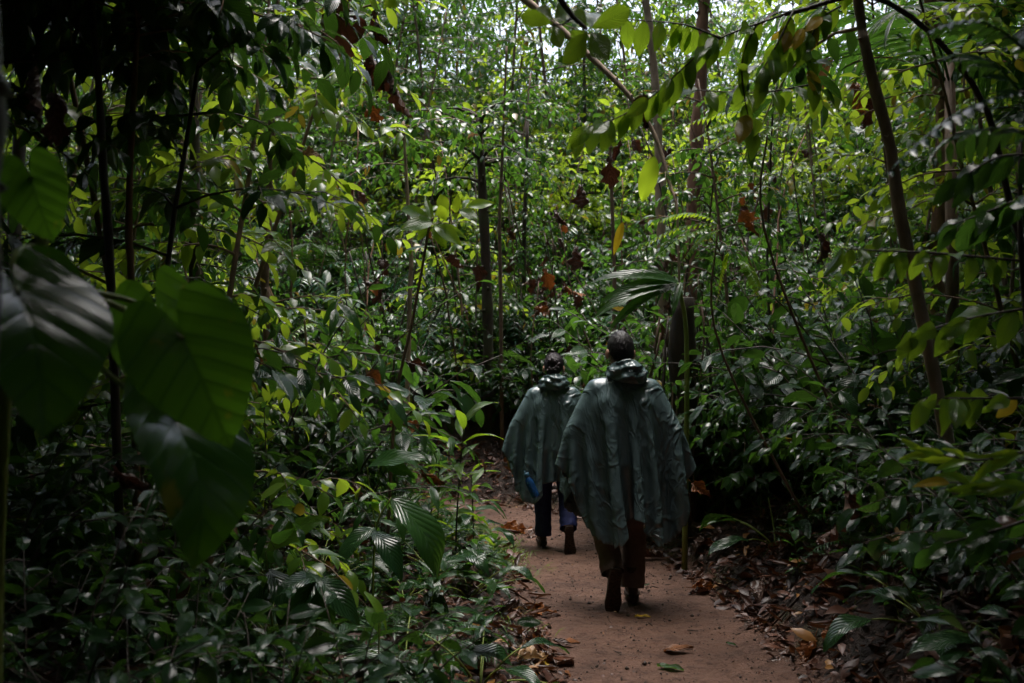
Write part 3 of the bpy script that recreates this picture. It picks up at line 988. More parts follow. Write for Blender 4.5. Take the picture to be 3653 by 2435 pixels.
def forest():
    rg = np.random.default_rng(21)

    def hz(y): return 'at the foot of the slope behind the walkers' if y < 13.6 else ('half way up the lit slope' if y < 18 else 'near the top of the lit slope')

    def half(y): return 0.53 * y + 1.2
    # hillside behind the bend
    for x, y in scat(-20, 20, 12.0, 17.5, 0.62, rg, lambda x, y: abs(x) < half(y) and offp(x, y, .35)[0] and (y > 12.2 + 0.1 * x)):
        k = rg.choice(['small', 'huge', 'dark', 'blue', 'broad', 'lance', 'lime', 'palm', 'fern'], p=[.28, .10, .08, .22, .16, .07, .03, .03, .03])
        put(k, x, y, rg, hz(y))
    for x, y in scat(-20, 20, 17.5, 30, 1.15, rg, lambda x, y: abs(x) < half(y)):
        k = rg.choice(['small', 'top', 'blue', 'broad', 'sap_small', 'huge'], p=[.14, .38, .12, .10, .20, .06])
        put(k, x, y, rg, hz(y), 1.45)
    for x, y in scat(-20, 20, 13.0, 30, 2.1, rg, lambda x, y: abs(x) < half(y)):
        k = rg.choice(['sap_small', 'sap_bright', 'column'], p=[.5, .36, .14])
        put(k, x, y, rg, hz(y), rg.uniform(.75, 1.15))
    for i in range(70):
        px, d = rg.uniform(850, 3000), rg.uniform(9.5, 15.0)
        x = (px - CX) / F_PX * d; g = gz(x, d); h = rg.uniform(2.0, 4.2)
        if not offp(x, d, .6)[0]: continue
        pts = shoot((0, 0, -.05), (rg.normal(0, .12), rg.normal(0, .12), 1), h, -.05, 10, rg, .22)
        mb = MB(); r = rg.uniform(.006, .016); tube(mb, pts, np.linspace(r, r * .7, 11), 6)
        o = obj('liana', mb.mesh('liana', MT[str(rg.choice(['stem_brown', 'stem_dark', 'bark_red']))]), None, (x, d, g))
        tag(o, 'thin brown liana climbing through the slope thicket', 'vine', 'lianas on the slope')
    # left thicket
    lw = 'in the shaded thicket left of the trail'
    for x, y in scat(-9, -1.2, 3.2, 11.8, 0.66, rg, lambda x, y: abs(x) < half(y) + .4 and offp(x, y, .5)[0] and offp(x, y)[1] > 0 and x < -0.75 - 0.05 * y):
        k = rg.choice(['dark', 'broad', 'small', 'fern', 'lance', 'huge'], p=[.30, .18, .16, .2, .06, .10])
        put(k, x, y, rg, lw, 0.75 if y < 6 else 0.95)
    for x, y in scat(-9, -1.6, 4.2, 11.5, 1.75, rg, lambda x, y: abs(x) < half(y) + .6 and offp(x, y, .8)[0] and x < -0.22 * y - 0.4):
        k = rg.choice(['sap_dark', 'sap_bright', 'sap_small', 'column'], p=[.45, .2, .2, .15])
        put(k, x, y, rg, lw, rg.uniform(.8, 1.1))
    # right thicket
    rw = 'on the shaded bank right of the trail'
    for x, y in scat(1.7, 9, 3.2, 12.2, 0.62, rg, lambda x, y: abs(x) < half(y) + .4 and offp(x, y, .55)[0]):
        k = rg.choice(['dark', 'broad', 'small', 'fern', 'lance', 'lime', 'huge'], p=[.33, .18, .14, .1, .1, .05, .10])
        put(k, x, y, rg, rw, 0.75 if y < 6 else 0.9)
    for x, y in scat(2.2, 9, 4.6, 12.5, 1.75, rg, lambda x, y: abs(x) < half(y) + .6 and x > 0.2 * y + 0.8):
        q = proj((x, y, 1.6))
        if q and abs(q[0] - 3280) < 260 and y < 9: continue
        k = rg.choice(['sap_dark', 'sap_bright', 'sap_small', 'column'], p=[.35, .3, .25, .10])
        put(k, x, y, rg, rw, rg.uniform(.8, 1.1))
    # low plants on the left verge
    vg = 'on the low left verge beside the trail'
    for x, y in scat(-3.2, 0.6, 3.3, 10.6, 0.25, rg, lambda x, y: offp(x, y, .10)[0] and offp(x, y)[1] > 0 and x > -1.9 - .03 * y and in_view((x, y, 0), 60)):
        k = rg.choice(['seedling', 'fern', 'herb', 'cane'], p=[.46, .34, .15, .05])
        if k == 'cane' and y < 6.5: k = 'herb'
        if y < 6.2 and not offp(x, y, .3)[0]: continue
        put(k, x, y, rg, vg, 0.8 if k != 'fern' else .8)
    nd = 'crowding the near left in deep shade'  # dark-leaved shrubs added to blacken the near left corner
    for x, y in ((-.95, 2.5), (-1.35, 2.8), (-1.1, 3.2), (-.75, 3.1), (-1.6, 3.4), (-.55, 3.6), (-1.25, 3.8), (-.85, 2.0), (-1.8, 3.0)):
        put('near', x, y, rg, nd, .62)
    nr = 'crowding the near right in deep shade'
    for x, y in ((1.75, 2.9), (2.0, 3.4), (1.95, 2.5), (2.4, 3.8), (2.35, 3.0), (2.6, 4.4), (1.6, 2.3), (2.35, 5.2), (2.75, 5.8), (2.15, 4.5), (2.3, 4.0)):
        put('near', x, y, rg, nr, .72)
    rb = 'arching over the right bank'
    for x, y, k, sc in ((3.1, 5.7, 'sap_bright', .75), (3.3, 6.8, 'sap_bright', .85), (2.8, 7.8, 'lance', 1.2), (3.3, 8.6, 'sap_bright', .9), (3.4, 5.4, 'sap_dark', .9), (1.8, 9.0, 'broad', 1.2), (2.2, 10.2, 'small', 1.4), (2.6, 7.2, 'dark', 1.5), (2.6, 6.2, 'near', 1.2), (3.2, 7.8, 'dark', 1.7), (1.75, 8.2, 'dark', 1.0), (2.0, 8.3, 'sap_small', .75), (1.75, 9.6, 'sap_small', .8), (1.62, 8.9, 'small', 1.3), (1.55, 9.3, 'broad', 1.3)):
        put(k, x, y, rg, rb, sc)
    lb = 'leaning in over the left verge'
    for x, y, k, sc in ((-1.7, 5.6, 'sap_bright', .80), (-2.3, 6.6, 'sap_bright', .95), (-2.6, 5.0, 'sap_dark', .9), (-1.9, 7.8, 'lance', 1.2), (-1.3, 8.6, 'broad', 1.1), (-1.1, 9.2, 'small', .8), (-1.0, 10.0, 'broad', .6)):
        put(k, x, y, rg, lb, sc)
    rv = 'at the foot of the right bank'
    for x, y in scat(1.3, 3.6, 3.8, 11.5, 0.30, rg, lambda x, y: offp(x, y, .32)[0] and x < 2.6 + .05 * y and in_view((x, y, 0.3), 60)):
        k = rg.choice(['seedling', 'fern', 'herb', 'cane'], p=[.62, .12, .14, .12])
        if k == 'cane' and y < 8.5: k = 'seedling'
        put(k, x, y, rg, rv, 0.9 if k != 'fern' else .6)
    # added unseen trees round the viewpoint, placed to keep the near trail dim
    cn = [(-3.1, -0.3), (4.3, -0.8), (-5.9, 4.8), (7.4, 4.8), (0.5, -3.2), (-4.8, -1.0), (5.2, -2.6), (-8.2, 10.0), (9.2, 10.4),
          (-3.2, -6.5), (2.8, -7.0), (-9.5, 2.5), (10.5, 2.0), (-11.5, 15.5), (13.0, 15.5), (-8.0, -5.0), (8.5, -5.5)]
    for i, (x, y) in enumerate(cn):
        put('canopy', x, y, rg, 'roofing the near trail', 1.0, None, 0.0)
    for x, y in ((-4.9, 7.4), (-5.6, 10.6), (6.4, 7.4), (6.8, 10.6), (-6.8, 13.0), (8.0, 13.2), (-3.2, 3.2), (4.4, 3.0), (-4.2, 5.6), (5.6, 4.8)):  # crowns added to darken the left and right sides
        put('side', x, y, rg, 'above the side thickets', 1.0, None, 0.0)
    for x, y in ((-2.0, 2.6), (-2.7, 4.1), (-2.5, 4.6), (3.2, 3.0), (3.6, 4.6)):  # small added crowns that shade the near corners
        put('side', x, y, rg, 'low over the near trail', .55, None, 0.0)
    th = [(-3.5, -3.2), (0.3, -4.8), (3.8, -3.4), (-5.6, 0.2), (5.8, -0.2), (-7.6, 3.6), (8.2, 3.4), (-6.5, -5.5), (6.8, -5.8), (-10.5, 7.0), (11.0, 7.0), (-13.0, 11.5), (13.4, 12.0), (-2.4, -8.5), (2.6, -9.0)]  # dense trees added to block low light from behind and the sides
    for i, (x, y) in enumerate(th):
        put('thick', x, y, rg, 'closing in around the near trail', 1.0, None, 0.0)


forest()
# ------------------------------------------------------------------ single plants, trunks and leaves one can pick out in the photograph
TOCAM = np.array([0.0, -1.0, 0.35])


def leafpx(par, key, mat, b, t, d0, d1=None, U=None, k=1.0, name='leaf'):
    """a leaf whose base and tip lie on two photo pixels at distances d0, d1"""
    a = np.array(P(*b, d0)); e = np.array(P(*t, d0 if d1 is None else d1))
    D = e - a
    Rm = frames(np.array([D]), np.array([TOCAM if U is None else U], float))[0]
    off = np.array(par.location)
    return obj(name, leaf_mesh(key, HD[key], mat), par, None, M4(a - off, Rm, float(np.linalg.norm(D)) * 1.06 * k))


def stalk(par, pts, r0, r1, mat, name='stem', n=8, m=None):
    off = np.array(par.location)
    p = spline(pts, m or max(8, 4 * len(pts))) - off
    mb = MB(); tube(mb, p, np.linspace(r0, r1, len(p)), n)
    return obj(name, mb.mesh(name, MT[mat]), par)


def to_ground(p, dx=0.0, dy=0.0):
    return (p[0] + dx, p[1] + dy, gz(p[0] + dx, p[1] + dy) - 0.05)


def trunkpx(name, label, px, d, r, bark, top=1.2, leafmat_=None, leaf=0.17, branches=9, bl=0.9, lean=0.6, cat='tree', seed=1, kinds=('el0', 'el1', 'ov1'), group=None, rtop=0.6, rbot=1.15):
    """trunk whose centre line passes through photo pixels; goes down to the ground and up to a crown above the frame"""
    ds = d if isinstance(d, (list, tuple)) else [d] * len(px)
    pts = [np.array(P(x, y, q)) for (x, y), q in zip(px, ds)]
    pts.sort(key=lambda v: v[2])
    lo = pts[0]; dirn = pts[1] - pts[0]
    k = (lo[2] - gz(lo[0], lo[1])) / max(dirn[2], .05) * lean
    g = to_ground(lo - dirn * k)
    hi = pts[-1]; up = norm(pts[-1] - pts[-2])
    allp = [g] + pts + ([hi + up * top * .5, hi + up * top] if top > 0 else [])
    t = thing(name, label, cat, g, 0.0, group)
    sp = spline(allp, 40) - np.array(g)
    rg = np.random.default_rng(seed)
    mb = MB(); rr = np.linspace(r * rbot, r * rtop, 40) * (1 + .10 * rg.uniform(-1, 1, 40)); tube(mb, sp, rr, 12)
    for i in range(14):                                        # knots and leaf scars
        j = rg.integers(3, 38); a = rg.uniform(0, 6.28); q = sp[j] + np.array([math.cos(a), math.sin(a), 0]) * rr[j] * .8
        tube(mb, [q - (0, 0, r * .35), q + (math.cos(a) * r * .4, math.sin(a) * r * .4, 0), q + (0, 0, r * .35)], [r * .1, r * .35, r * .1], 6)
    obj('trunk', mb.mesh('trunk', MT[bark]), t)
    if leafmat_:
        fo, st = MB(), MB()
        for i in range(branches):
            j = int(rg.integers(28, 40)); a = i * 2.399 + rg.uniform(-.5, .5)
            q = shoot(sp[j], (math.cos(a), math.sin(a), rg.uniform(.1, .8)), bl * rg.uniform(.6, 1.3), 1.0, 10, rg)
            tube(st, q[::2], np.linspace(r * .35, .003, len(q[::2])), 5)
            leaves_on(fo, [LT[x] for x in kinds], q, leaf, rg, .1, 13, 1.0, .4)
            for m in range(2):
                w = shoot(q[rg.integers(3, 9)], (math.cos(a + 1 - 2 * m), math.sin(a + 1 - 2 * m), .2), bl * .5, 1.1, 8, rg)
                tube(st, w[::2], np.linspace(.005, .002, len(w[::2])), 4)
                leaves_on(fo, [LT[x] for x in kinds], w, leaf, rg, .1, 9, 1.0, .4)
        obj('branches', st.mesh('branches', MT[bark]), t)
        o = obj('crown', fo.mesh('crown', MT[leafmat_]), t); o['kind'] = 'stuff'
    return t


def row(par, pts, d, n, lpx, keys, mat, rg, hang=0.9, fwd=0.25, twig='stem_dark', tr=(.005, .002), U=None, i0=0.08, both=True, dv=0.0):
    """a twig through photo pixels with leaves hanging off it one by one"""
    w = [P(x, y, d + dv * i) for i, (x, y) in enumerate(pts)]
    stalk(par, w, tr[0], tr[1], twig, 'twig', 6)
    sp = spline(w, 60); off = np.array(par.location)
    L = lpx / F_PX * d
    for i in range(n):
        j = int((i0 + (1 - i0) * i / max(1, n - 1)) * 58); t = norm(sp[j + 1] - sp[j])
        D = norm(t * (fwd + rg.normal(0, .12)) + np.array([0, 0, -1.0]) * hang * (1 if (i % 2 == 0 or not both) else .45) + np.array([0, rg.choice([-1, 1]) * .35, .25 if (both and i % 2) else 0]) + rg.normal(0, .12, 3))
        u = (np.array([0.15, -1.0, .45]) if U is None else np.array(U)) + rg.normal(0, .3, 3)
        Rm = frames(np.array([D]), np.array([u]))[0]
        k = keys[i % len(keys)]
        obj('leaf', leaf_mesh(k, HD[k], mat), par, None, M4(sp[j] - off, Rm, L * rg.uniform(.8, 1.15)))


def frondpx(par, b, t, d0, d1, sag, tm, ll, pairs, mat, rg, twig=.004, rise=0.3):
    a = np.array(P(*b, d0)); e = np.array(P(*t, d1)); mid = (a + e) / 2 + np.array([0, 0, sag])
    q = spline([a, (a + mid) / 2 + (0, 0, sag * .25), mid, (mid + e) / 2 + (0, 0, sag * .2), e], 16) - np.array(par.location)
    mb = MB(); tube(mb, q[::2], np.linspace(twig, twig * .3, len(q[::2])), 5)
    pinnate(mb, LT[tm], q, ll, rg, pairs, .06, .5, .25)
    return obj('frond', mb.mesh('frond', MT[mat]), par)


def heroes():
    rg = np.random.default_rng(77)
    # --- heart-leaved climber close on the left
    b = np.array(P(120, 1000, 2.0)); g = to_ground(b, -.12, .1)
    t = thing('heart_leaf_plant', 'philodendron with huge heart shaped leaves on yellow green stalks', 'plant', g)
    stalk(t, [g, b + (-.1, .06, -.6), b + (-.06, .03, -.1), b, P(150, 850, 2.0), P(100, 620, 1.95)], .016, .011, 'stem_green', 'stem')
    for px in ([(150, 1000, 2.0), (320, 1052, 2.0), (500, 1130, 1.93), (655, 1208, 1.88)], [(150, 985, 2.02), (330, 1040, 2.05), (450, 1068, 2.08), (560, 1105, 2.1)],
               [(140, 1100, 2.0), (300, 1260, 2.05), (470, 1400, 2.05), (600, 1500, 2.0)], [(120, 880, 2.0), (60, 900, 1.8), (50, 980, 1.7), (62, 1050, 1.64)], [(110, 700, 1.96), (110, 640, 1.9), (112, 640, 1.85)],
               [(150, 1010, 2.0), (350, 1080, 2.12), (520, 1140, 2.2), (690, 1190, 2.24)]):
        stalk(t, [P(*q) for q in px], .0075, .005, 'stem_green', 'petiole')
    leafpx(t, 'he0', 'leaf_heart', (655, 1208), (825, 1570), 1.88, 1.74, (.25, -1, .35), .86)
    leafpx(t, 'he1', 'leaf_heart', (560, 1130), (580, 1520), 2.10, 2.0, (-.45, -1, .45), .85)
    leafpx(t, 'he2', 'leaf_heart', (690, 1210), (640, 1560), 2.24, 2.16, (.2, -1, .4), .9)
    leafpx(t, 'he3', 'leaf_heart', (640, 1530), (945, 2000), 2.0, 1.84, (.9, -.45, .65), .8)
    leafpx(t, 'he1', 'leaf_heart', (62, 1050), (335, 1515), 1.64, 1.44, (.55, -.35, .8), .74)
    leafpx(t, 'he2', 'leaf_heart', (112, 640), (165, 835), 1.85, 1.82, (.2, -1, .2))
    # --- leaning pale trunk on the right, and the other trunks
    trunkpx('leaning_tree', 'smooth pale brown trunk with knots leaning left over the right bank', [(3058, -20), (3080, 130), (3118, 300), (3175, 520), (3208, 750), (3262, 1000), (3335, 1350), (3400, 1720)], 5.0, .033, 'bark_tan', 3.2, 'leaf_dark', .2, 9, .9, seed=2)
    trunkpx('red_brown_tree', 'thick red brown trunk behind the leaning pale tree', [(3340, 200), (3370, 480), (3352, 800), (3345, 1000)], 9.0, .075, 'bark_red', 3.5, 'leaf_small', .16, 14, 1.8, seed=3)
    trunkpx('slender_dark_tree', 'almost black slender trunk beside the heart leaved plant', [(330, 60), (352, 300), (368, 600), (395, 1000)], 4.3, .018, 'stem_dark', 1.6, 'leaf_dark', .18, 12, .9, seed=4)
    trunkpx('slender_dark_tree', 'dark red brown stem between the black trunk and pale sapling', [(478, 330), (464, 600), (460, 850), (470, 1060)], 4.7, .017, 'bark_red', .5, 'leaf_dark', .20, 12, .9, seed=5)
    trunkpx('pale_sapling', 'straight pale sapling stem standing in the left thicket', [(638, 380), (658, 560), (686, 760)], 9.0, .036, 'bark_tan', 1.5, 'leaf_small', .16, 12, 1.2, seed=6)
    trunkpx('brown_tree', 'brown rough trunk standing among the shrubs behind the verge', [(968, 500), (955, 800), (944, 1000), (952, 1130)], 9.6, .045, 'stem_brown', 2.0, 'leaf_small', .15, 14, 1.2, seed=7)
    trunkpx('thin_pale_stem', 'thin tan stem behind the rosette sapling', [(1458, 780), (1467, 940), (1462, 1060)], 10.2, .024, 'bark_tan', 1.0, 'leaf_small', .13, 10, .8, seed=8)
    trunkpx('gnarled_tree', 'dark knotted trunk rising behind the braided walker', [(1722, 700), (1732, 900), (1740, 1150), (1745, 1450)], 12.6, .07, 'bark_dark', 1.0, 'leaf_small', .14, 16, 1.0, seed=9)
    trunkpx('liana', 'thin straight liana hanging beside the dark knotted trunk', [(1790, 600), (1782, 800), (1786, 1050)], 12.2, .022, 'stem_brown', 1.5, None, cat='vine', seed=10)
    trunkpx('broken_stalk', 'bare broken tan stalk among low shrubs', [(1086, 1140), (1093, 1260), (1086, 1450)], 8.0, .013, 'bark_tan', 0.0, None, cat='stalk', seed=11)
    trunkpx('pink_brown_tree', 'pinkish trunk behind the row of hanging leaves', [(2515, -20), (2500, 150), (2500, 300), (2480, 600)], 12.5, .085, 'bark_red', 2.5, 'leaf_small', .15, 14, 1.6, seed=12)
    trunkpx('pale_back_tree', 'slim pale trunk behind the big round leaves', [(2300, -20), (2320, 120), (2340, 330), (2350, 560)], 12.0, .05, 'bark_tan', 2.0, 'leaf_small', .15, 12, 1.4, seed=13)
    trunkpx('thin_stalk', 'thin brown stalk rising above the short haired walker', [(2178, 560), (2186, 800), (2192, 1010), (2190, 1200)], 11.5, .024, 'stem_brown', .2, None, cat='stalk', seed=14)
    trunkpx('leaning_pole', 'bare grey brown pole leaning across the upper foliage', [(1840, -30), (1980, 85), (2110, 205), (2235, 330), (2330, 470), (2390, 660), (2420, 850)], [8.9, 8.8, 8.7, 8.6, 8.6, 8.5, 8.4], .038, 'bark_tan', 1.2, None, lean=.05, seed=15, rtop=1.1, rbot=.2)
    trunkpx('near_black_tree', 'trunk in deep shade at the left beside the glossy leaf', [(-130, -100), (-120, 300), (-150, 700)], 1.35, .052, 'stem_dark', 3.0, 'leaf_canopy', .3, 18, 1.6, seed=16)
    # --- root draped stump, shade put into its black colour, behind the short haired walker
    base = to_ground(P(2460, 1500, 8.4))
    t = thing('shade_black_stump', 'stump coloured black as deep shade, draped with hanging roots beside the walker', 'stump', base)
    top = np.array(P(2440, 1060, 8.2)) - np.array(base)
    mb = MB(); tube(mb, spline([(0, 0, -.1), top * .3 + (.02, 0, 0), top * .7 + (-.03, 0, 0), top], 14), np.linspace(.15, .09, 14) * (1 + .12 * rg.uniform(-1, 1, 14)), 14)
    obj('trunk', mb.mesh('trunk', MT['stem_dark']), t)
    for i in range(34):
        a = rg.uniform(0, 6.28); z = top[2] * rg.uniform(.5, 1.0); r = .2
        p0 = np.array([math.cos(a) * r + top[0] * .8, math.sin(a) * r, z])
        q = shoot(p0, (math.cos(a) * .22, math.sin(a) * .22, -1), z * rg.uniform(.4, .95), .8, 8, rg, .2)
        mb = MB(); tube(mb, q, np.linspace(.010, .004, len(q)), 5); obj('root', mb.mesh('root', MT['stem_dark'] if i % 3 else MT['stem_brown']), t)
    # --- rosette sapling with bright leaves
    g = to_ground(P(1395, 1560, 7.0), -.03)
    t = thing('rosette_sapling', 'thin sapling topped by a rosette of bright translucent leaves', 'sapling', g)
    stalk(t, [g, P(1410, 1450, 7.0), P(1470, 1150, 7.0), P(1505, 960, 7.0), P(1530, 815, 7.0), P(1545, 775, 7.0)], .012, .008, 'stem_brown', 'stem')
    stalk(t, [P(1535, 815, 7.0), P(1600, 775, 7.0), P(1665, 735, 7.0)], .005, .003, 'stem_green', 'twig')
    for bx, tx, key, mt, dd in (((1590, 775), (1575, 695), 'ob0', 'leaf_lime', -.02), ((1625, 760), (1632, 695), 'el0', 'leaf_lime', -.03), ((1668, 735), (1758, 718), 'el0', 'leaf_lime', 0), ((1590, 790), (1570, 740), 'ob1', 'leaf_lime', -.1),
                            ((1545, 790), (1440, 800), 'el1', 'leaf_bright', -.15), ((1540, 785), (1465, 735), 'el1', 'leaf_bright', .1), ((1545, 780), (1510, 690), 'ln0', 'leaf_bright', .05), ((1550, 800), (1640, 855), 'el1', 'leaf_lime', -.1),
                            ((1560, 800), (1680, 835), 'ln1', 'leaf_bright', .05), ((1550, 805), (1585, 870), 'el2', 'leaf_bright', -.1), ((1540, 800), (1480, 850), 'el2', 'leaf_bright', 0), ((1650, 745), (1675, 690), 'ln1', 'leaf_bright', .1),
                            ((1640, 750), (1700, 770), 'el1', 'leaf_bright', -.1), ((1535, 790), (1400, 700), 'ln2', 'leaf_bright', .1)):
        leafpx(t, key, mt, bx, tx, 7.0, 7.0 + dd, (rg.normal(0, .2), -1, .5))
    # --- big round toothed leaves at the top, from a tree off to the right
    g = (2.3, 2.9, gz(2.3, 2.9))
    t = thing('overhanging_tree', 'dark twig with rosettes of big round toothed leaves hanging at the top', 'tree', g)
    stalk(t, [g, (2.25, 2.9, 1.6), (2.1, 2.9, 3.0), (1.3, 2.95, 3.75), P(2120, -330, 3.0), P(2000, -60, 3.0), P(2030, 40, 3.0), P(2095, 105, 3.0)], .03, .005, 'stem_dark', 'limb', 8, 40)
    stalk(t, [P(2040, 60, 3.0), P(2010, 85, 3.0), P(1975, 86, 3.0)], .004, .003, 'stem_dark', 'twig')
    for bx, tx, key, dd in (((1972, 82), (1862, 55), 'ob0', 0), ((1975, 70), (1905, 20), 'ob1', .05), ((1978, 75), (2040, 28), 'ob0', .1), ((1978, 90), (1992, 155), 'ob1', -.05), ((2108, 100), (2245, 35), 'ob0', 0),
                            ((2095, 100), (2030, 30), 'ob0', .05), ((2098, 112), (2030, 215), 'ob1', -.05), ((2108, 112), (2160, 200), 'ob0', -.08), ((2090, 108), (2020, 175), 'ob2', .12), ((2110, 95), (2150, 10), 'ob1', .15)):
        leafpx(t, key, 'leaf_bright', bx, tx, 3.0, 3.0 + dd, (rg.normal(0, .25), -1, -.25))
    # --- arching branches with hanging leaves, upper right
    g = (3.0, 4.3, gz(3.0, 4.3))
    t = thing('arching_shrub', 'tall arching shrub with rows of three veined leaves hanging from thin branches', 'shrub', g)
    stalk(t, [g, P(3700, 1000, 4.2), P(3500, 350, 4.1), P(3150, 0, 4.0), P(2800, 50, 4.0)], .016, .009, 'stem_dark', 'stem')
    K = ('el0', 'el1', 'el2')
    row(t, [(2800, 50), (2570, 135), (2450, 230), (2330, 340), (2200, 420), (2050, 465)], 4.0, 25, 118, K, 'leaf_bright', rg)
    row(t, [(2570, 135), (2470, 95), (2390, 80), (2230, 68)], 4.0, 9, 118, K, 'leaf_bright', rg, 1.0, .1, both=False)
    row(t, [(2700, 85), (2650, 200), (2655, 340), (2690, 500)], 4.0, 12, 125, K, 'leaf_bright', rg, .5, .2)
    row(t, [(2830, 40), (2760, 180), (2700, 280)], 3.9, 10, 120, K, 'leaf_bright', rg, .7, .2)
    row(t, [(3000, 20), (2930, 60), (2860, 110), (2790, 210)], 4.3, 12, 110, K, 'leaf_bright', rg, .8, .2)
    row(t, [(2950, 10), (2880, 180), (2900, 330)], 4.3, 12, 110, K, 'leaf_bright', rg, .7, .2)
    row(t, [(2900, 300), (2700, 330), (2480, 320)], 4.5, 14, 110, K, 'leaf_bright', rg, .8, .2)
    for bx, tx in (((2935, 60), (2875, 105)), ((2865, 100), (2835, 170)), ((2815, 110), (2800, 180))):
        leafpx(t, 'el0', 'yellow_leaf', bx, tx, 3.9, 3.88)
    # --- leaf rows on the right edge
    g = (2.25, 3.3, gz(2.25, 3.3))
    t = thing('trailing_shrub', 'shrub with trailing twigs of long glossy leaves crossing the leaning trunk', 'shrub', g)
    stalk(t, [g, P(3750, 1500, 3.2), P(3650, 1000, 3.2), P(3640, 500, 3.2)], .012, .007, 'stem_dark', 'stem')
    K = ('el1', 'el2', 'ov1')
    row(t, [(3650, 930), (3340, 902), (3160, 895), (3000, 885)], 3.2, 16, 125, K, 'leaf_bright', rg, 1.0, .2)
    row(t, [(3655, 1100), (3480, 1130), (3300, 1180), (3250, 1200)], 3.2, 10, 150, K, 'leaf_bright', rg, .7, .6)
    row(t, [(3650, 1420), (3480, 1420), (3300, 1420)], 3.1, 11, 130, K, 'leaf_bright', rg, .8, .3)
    row(t, [(3660, 700), (3560, 740), (3400, 800)], 3.0, 9, 150, K, 'leaf_broad', rg, .8, .5)
    row(t, [(3700, 1600), (3500, 1640), (3290, 1610)], 2.9, 12, 130, ('ln1', 'ln2', 'ln0'), 'leaf_lime', rg, .25, .6)
    row(t, [(3720, 1750), (3560, 1730), (3380, 1720)], 2.9, 10, 150, ('ln1', 'ln2', 'ln0'), 'leaf_bright', rg, .25, .6)
    row(t, [(3680, 1850), (3520, 1900), (3280, 1960)], 2.9, 12, 140, K, 'leaf_broad', rg, .6, .5)
    row(t, [(3700, 550), (3560, 560), (3420, 640)], 2.9, 8, 160, K, 'leaf_dark', rg, .7, .5)
    # --- wet grey-green frond, near right
    g = (1.75, 2.4, gz(1.75, 2.4))
    t = thing('wet_frond_plant', 'near plant with drooping feathered leaves shining grey with rain', 'plant', g)
    stalk(t, [g, (1.62, 2.35, 1.4), P(3900, 420, 2.3), P(3640, 330, 2.3)], .012, .006, 'stem_dark', 'stem')
    frondpx(t, (3660, 330), (3120, 670), 2.3, 2.2, .05, 'pinw', .055, 14, 'leaf_blue', rg)
    frondpx(t, (3680, 200), (3280, 130), 2.3, 2.3, .06, 'pinw', .07, 12, 'leaf_dark', rg)
    frondpx(t, (3700, 420), (3380, 200), 2.35, 2.5, .06, 'pin', .12, 10, 'leaf_dark', rg)
    frondpx(t, (3720, 500), (3300, 560), 2.4, 2.6, .05, 'pin', .14, 10, 'leaf_dark', rg)
    # --- lime feathery treelets
    for nm, lab, gx, fr in (('feathery_treelet', 'treelet with sunlit lime feathery fronds below the hanging leaves', (2.35, 6.3), [((2740, 430), (2405, 545)), ((2740, 440), (2440, 600)), ((2740, 400), (2520, 390)), ((2750, 450), (2560, 590)), ((2740, 420), (2420, 460)), ((2760, 450), (2640, 620))]),
                            ('feathery_treelet', 'treelet with lime feathery fronds above the fan of pleated leaves', (2.05, 6.8), [((2560, 800), (2250, 905)), ((2560, 810), (2300, 960)), ((2560, 790), (2330, 800)), ((2570, 820), (2420, 960)), ((2600, 900), (2560, 1060)), ((2640, 930), (2720, 1080))])):
        g = (gx[0], gx[1], gz(*gx)); t = thing(nm, lab, 'treelet', g)
        e = fr[0][0]; stalk(t, [g, np.array(P(e[0], e[1], gx[1])) - (0, 0, .8), P(e[0], e[1], gx[1])], .011, .006, 'stem_brown', 'stem')
        for b_, t_ in fr: frondpx(t, b_, t_, gx[1], gx[1] + rg.uniform(-.25, .1), .07, 'pinw', .075, 17, 'leaf_lime', rg)
    # --- fan of pleated strap leaves
    g = to_ground(P(2440, 1500, 7.6)); t = thing('strap_leaf_plant', 'clump of long pleated strap leaves arching left over the walker', 'plant', g)
    stalk(t, [g, P(2450, 1250, 7.5), P(2420, 1010, 7.4)], .022, .014, 'stem_green', 'stem')
    for bx, tx, key in (((2420, 1000), (2115, 930), 'st2'), ((2420, 1005), (2125, 1000), 'st3'), ((2415, 1010), (2110, 1060), 'st2'), ((2415, 1015), (2160, 1095), 'st3'), ((2425, 1010), (2230, 950), 'st1'), ((2430, 1005), (2400, 1110), 'st1')):
        leafpx(t, key, 'leaf_broad', bx, tx, 7.4, 7.4 + rg.uniform(-.4, .1), (rg.normal(0, .2), -.7, .8), .95)
    leafpx(t, 'ln0', 'yellow_leaf', (2222, 790), (2190, 905), 7.0, 7.0)
    leafpx(t, 'br0', 'leaf_lime', (2335, 555), (2290, 715), 6.4, 6.4)
    # --- palm, upper right
    pal = proto_palm(241, 9, 1.7, .55, 24, 'leaf_broad', 3.0)
    x, y = 3.05, 6.9
    place(pal, 'understory_palm', 'palm with arching split fronds behind the leaning trunk', 'palm', (x, y, gz(x, y)), .6)
    # --- plants of the left verge
    def ground_at(px, d): 
        x = (px - CX) / F_PX * d
        return (x, d, gz(x, d))
    for px, d, h, n, lf, sd, lab in ((1625, 7.2, 1.02, 14, .36, 301, 'ginger with long yellow green leaves at the trail edge'), (1690, 7.5, .72, 11, .30, 302, 'lower ginger with arching leaves beside the taller one'), (1540, 7.8, .62, 9, .30, 303, 'short ginger behind the orange dead leaf')):
        place(proto_cane(sd, h, n, lf, ('ln1', 'ln2', 'ln0'), 'leaf_bright', .35, 'stem_dark', .05), 'ginger_plant', lab, 'plant', ground_at(px, d), .7)
    g = ground_at(1000, 4.5); t = thing('broadleaf_plant', 'plant with a single pale ribbed leaf angled up in the verge', 'plant', g)
    stalk(t, [g, P(960, 2120, 4.5), P(948, 1965, 4.5)], .006, .004, 'stem_green', 'petiole')
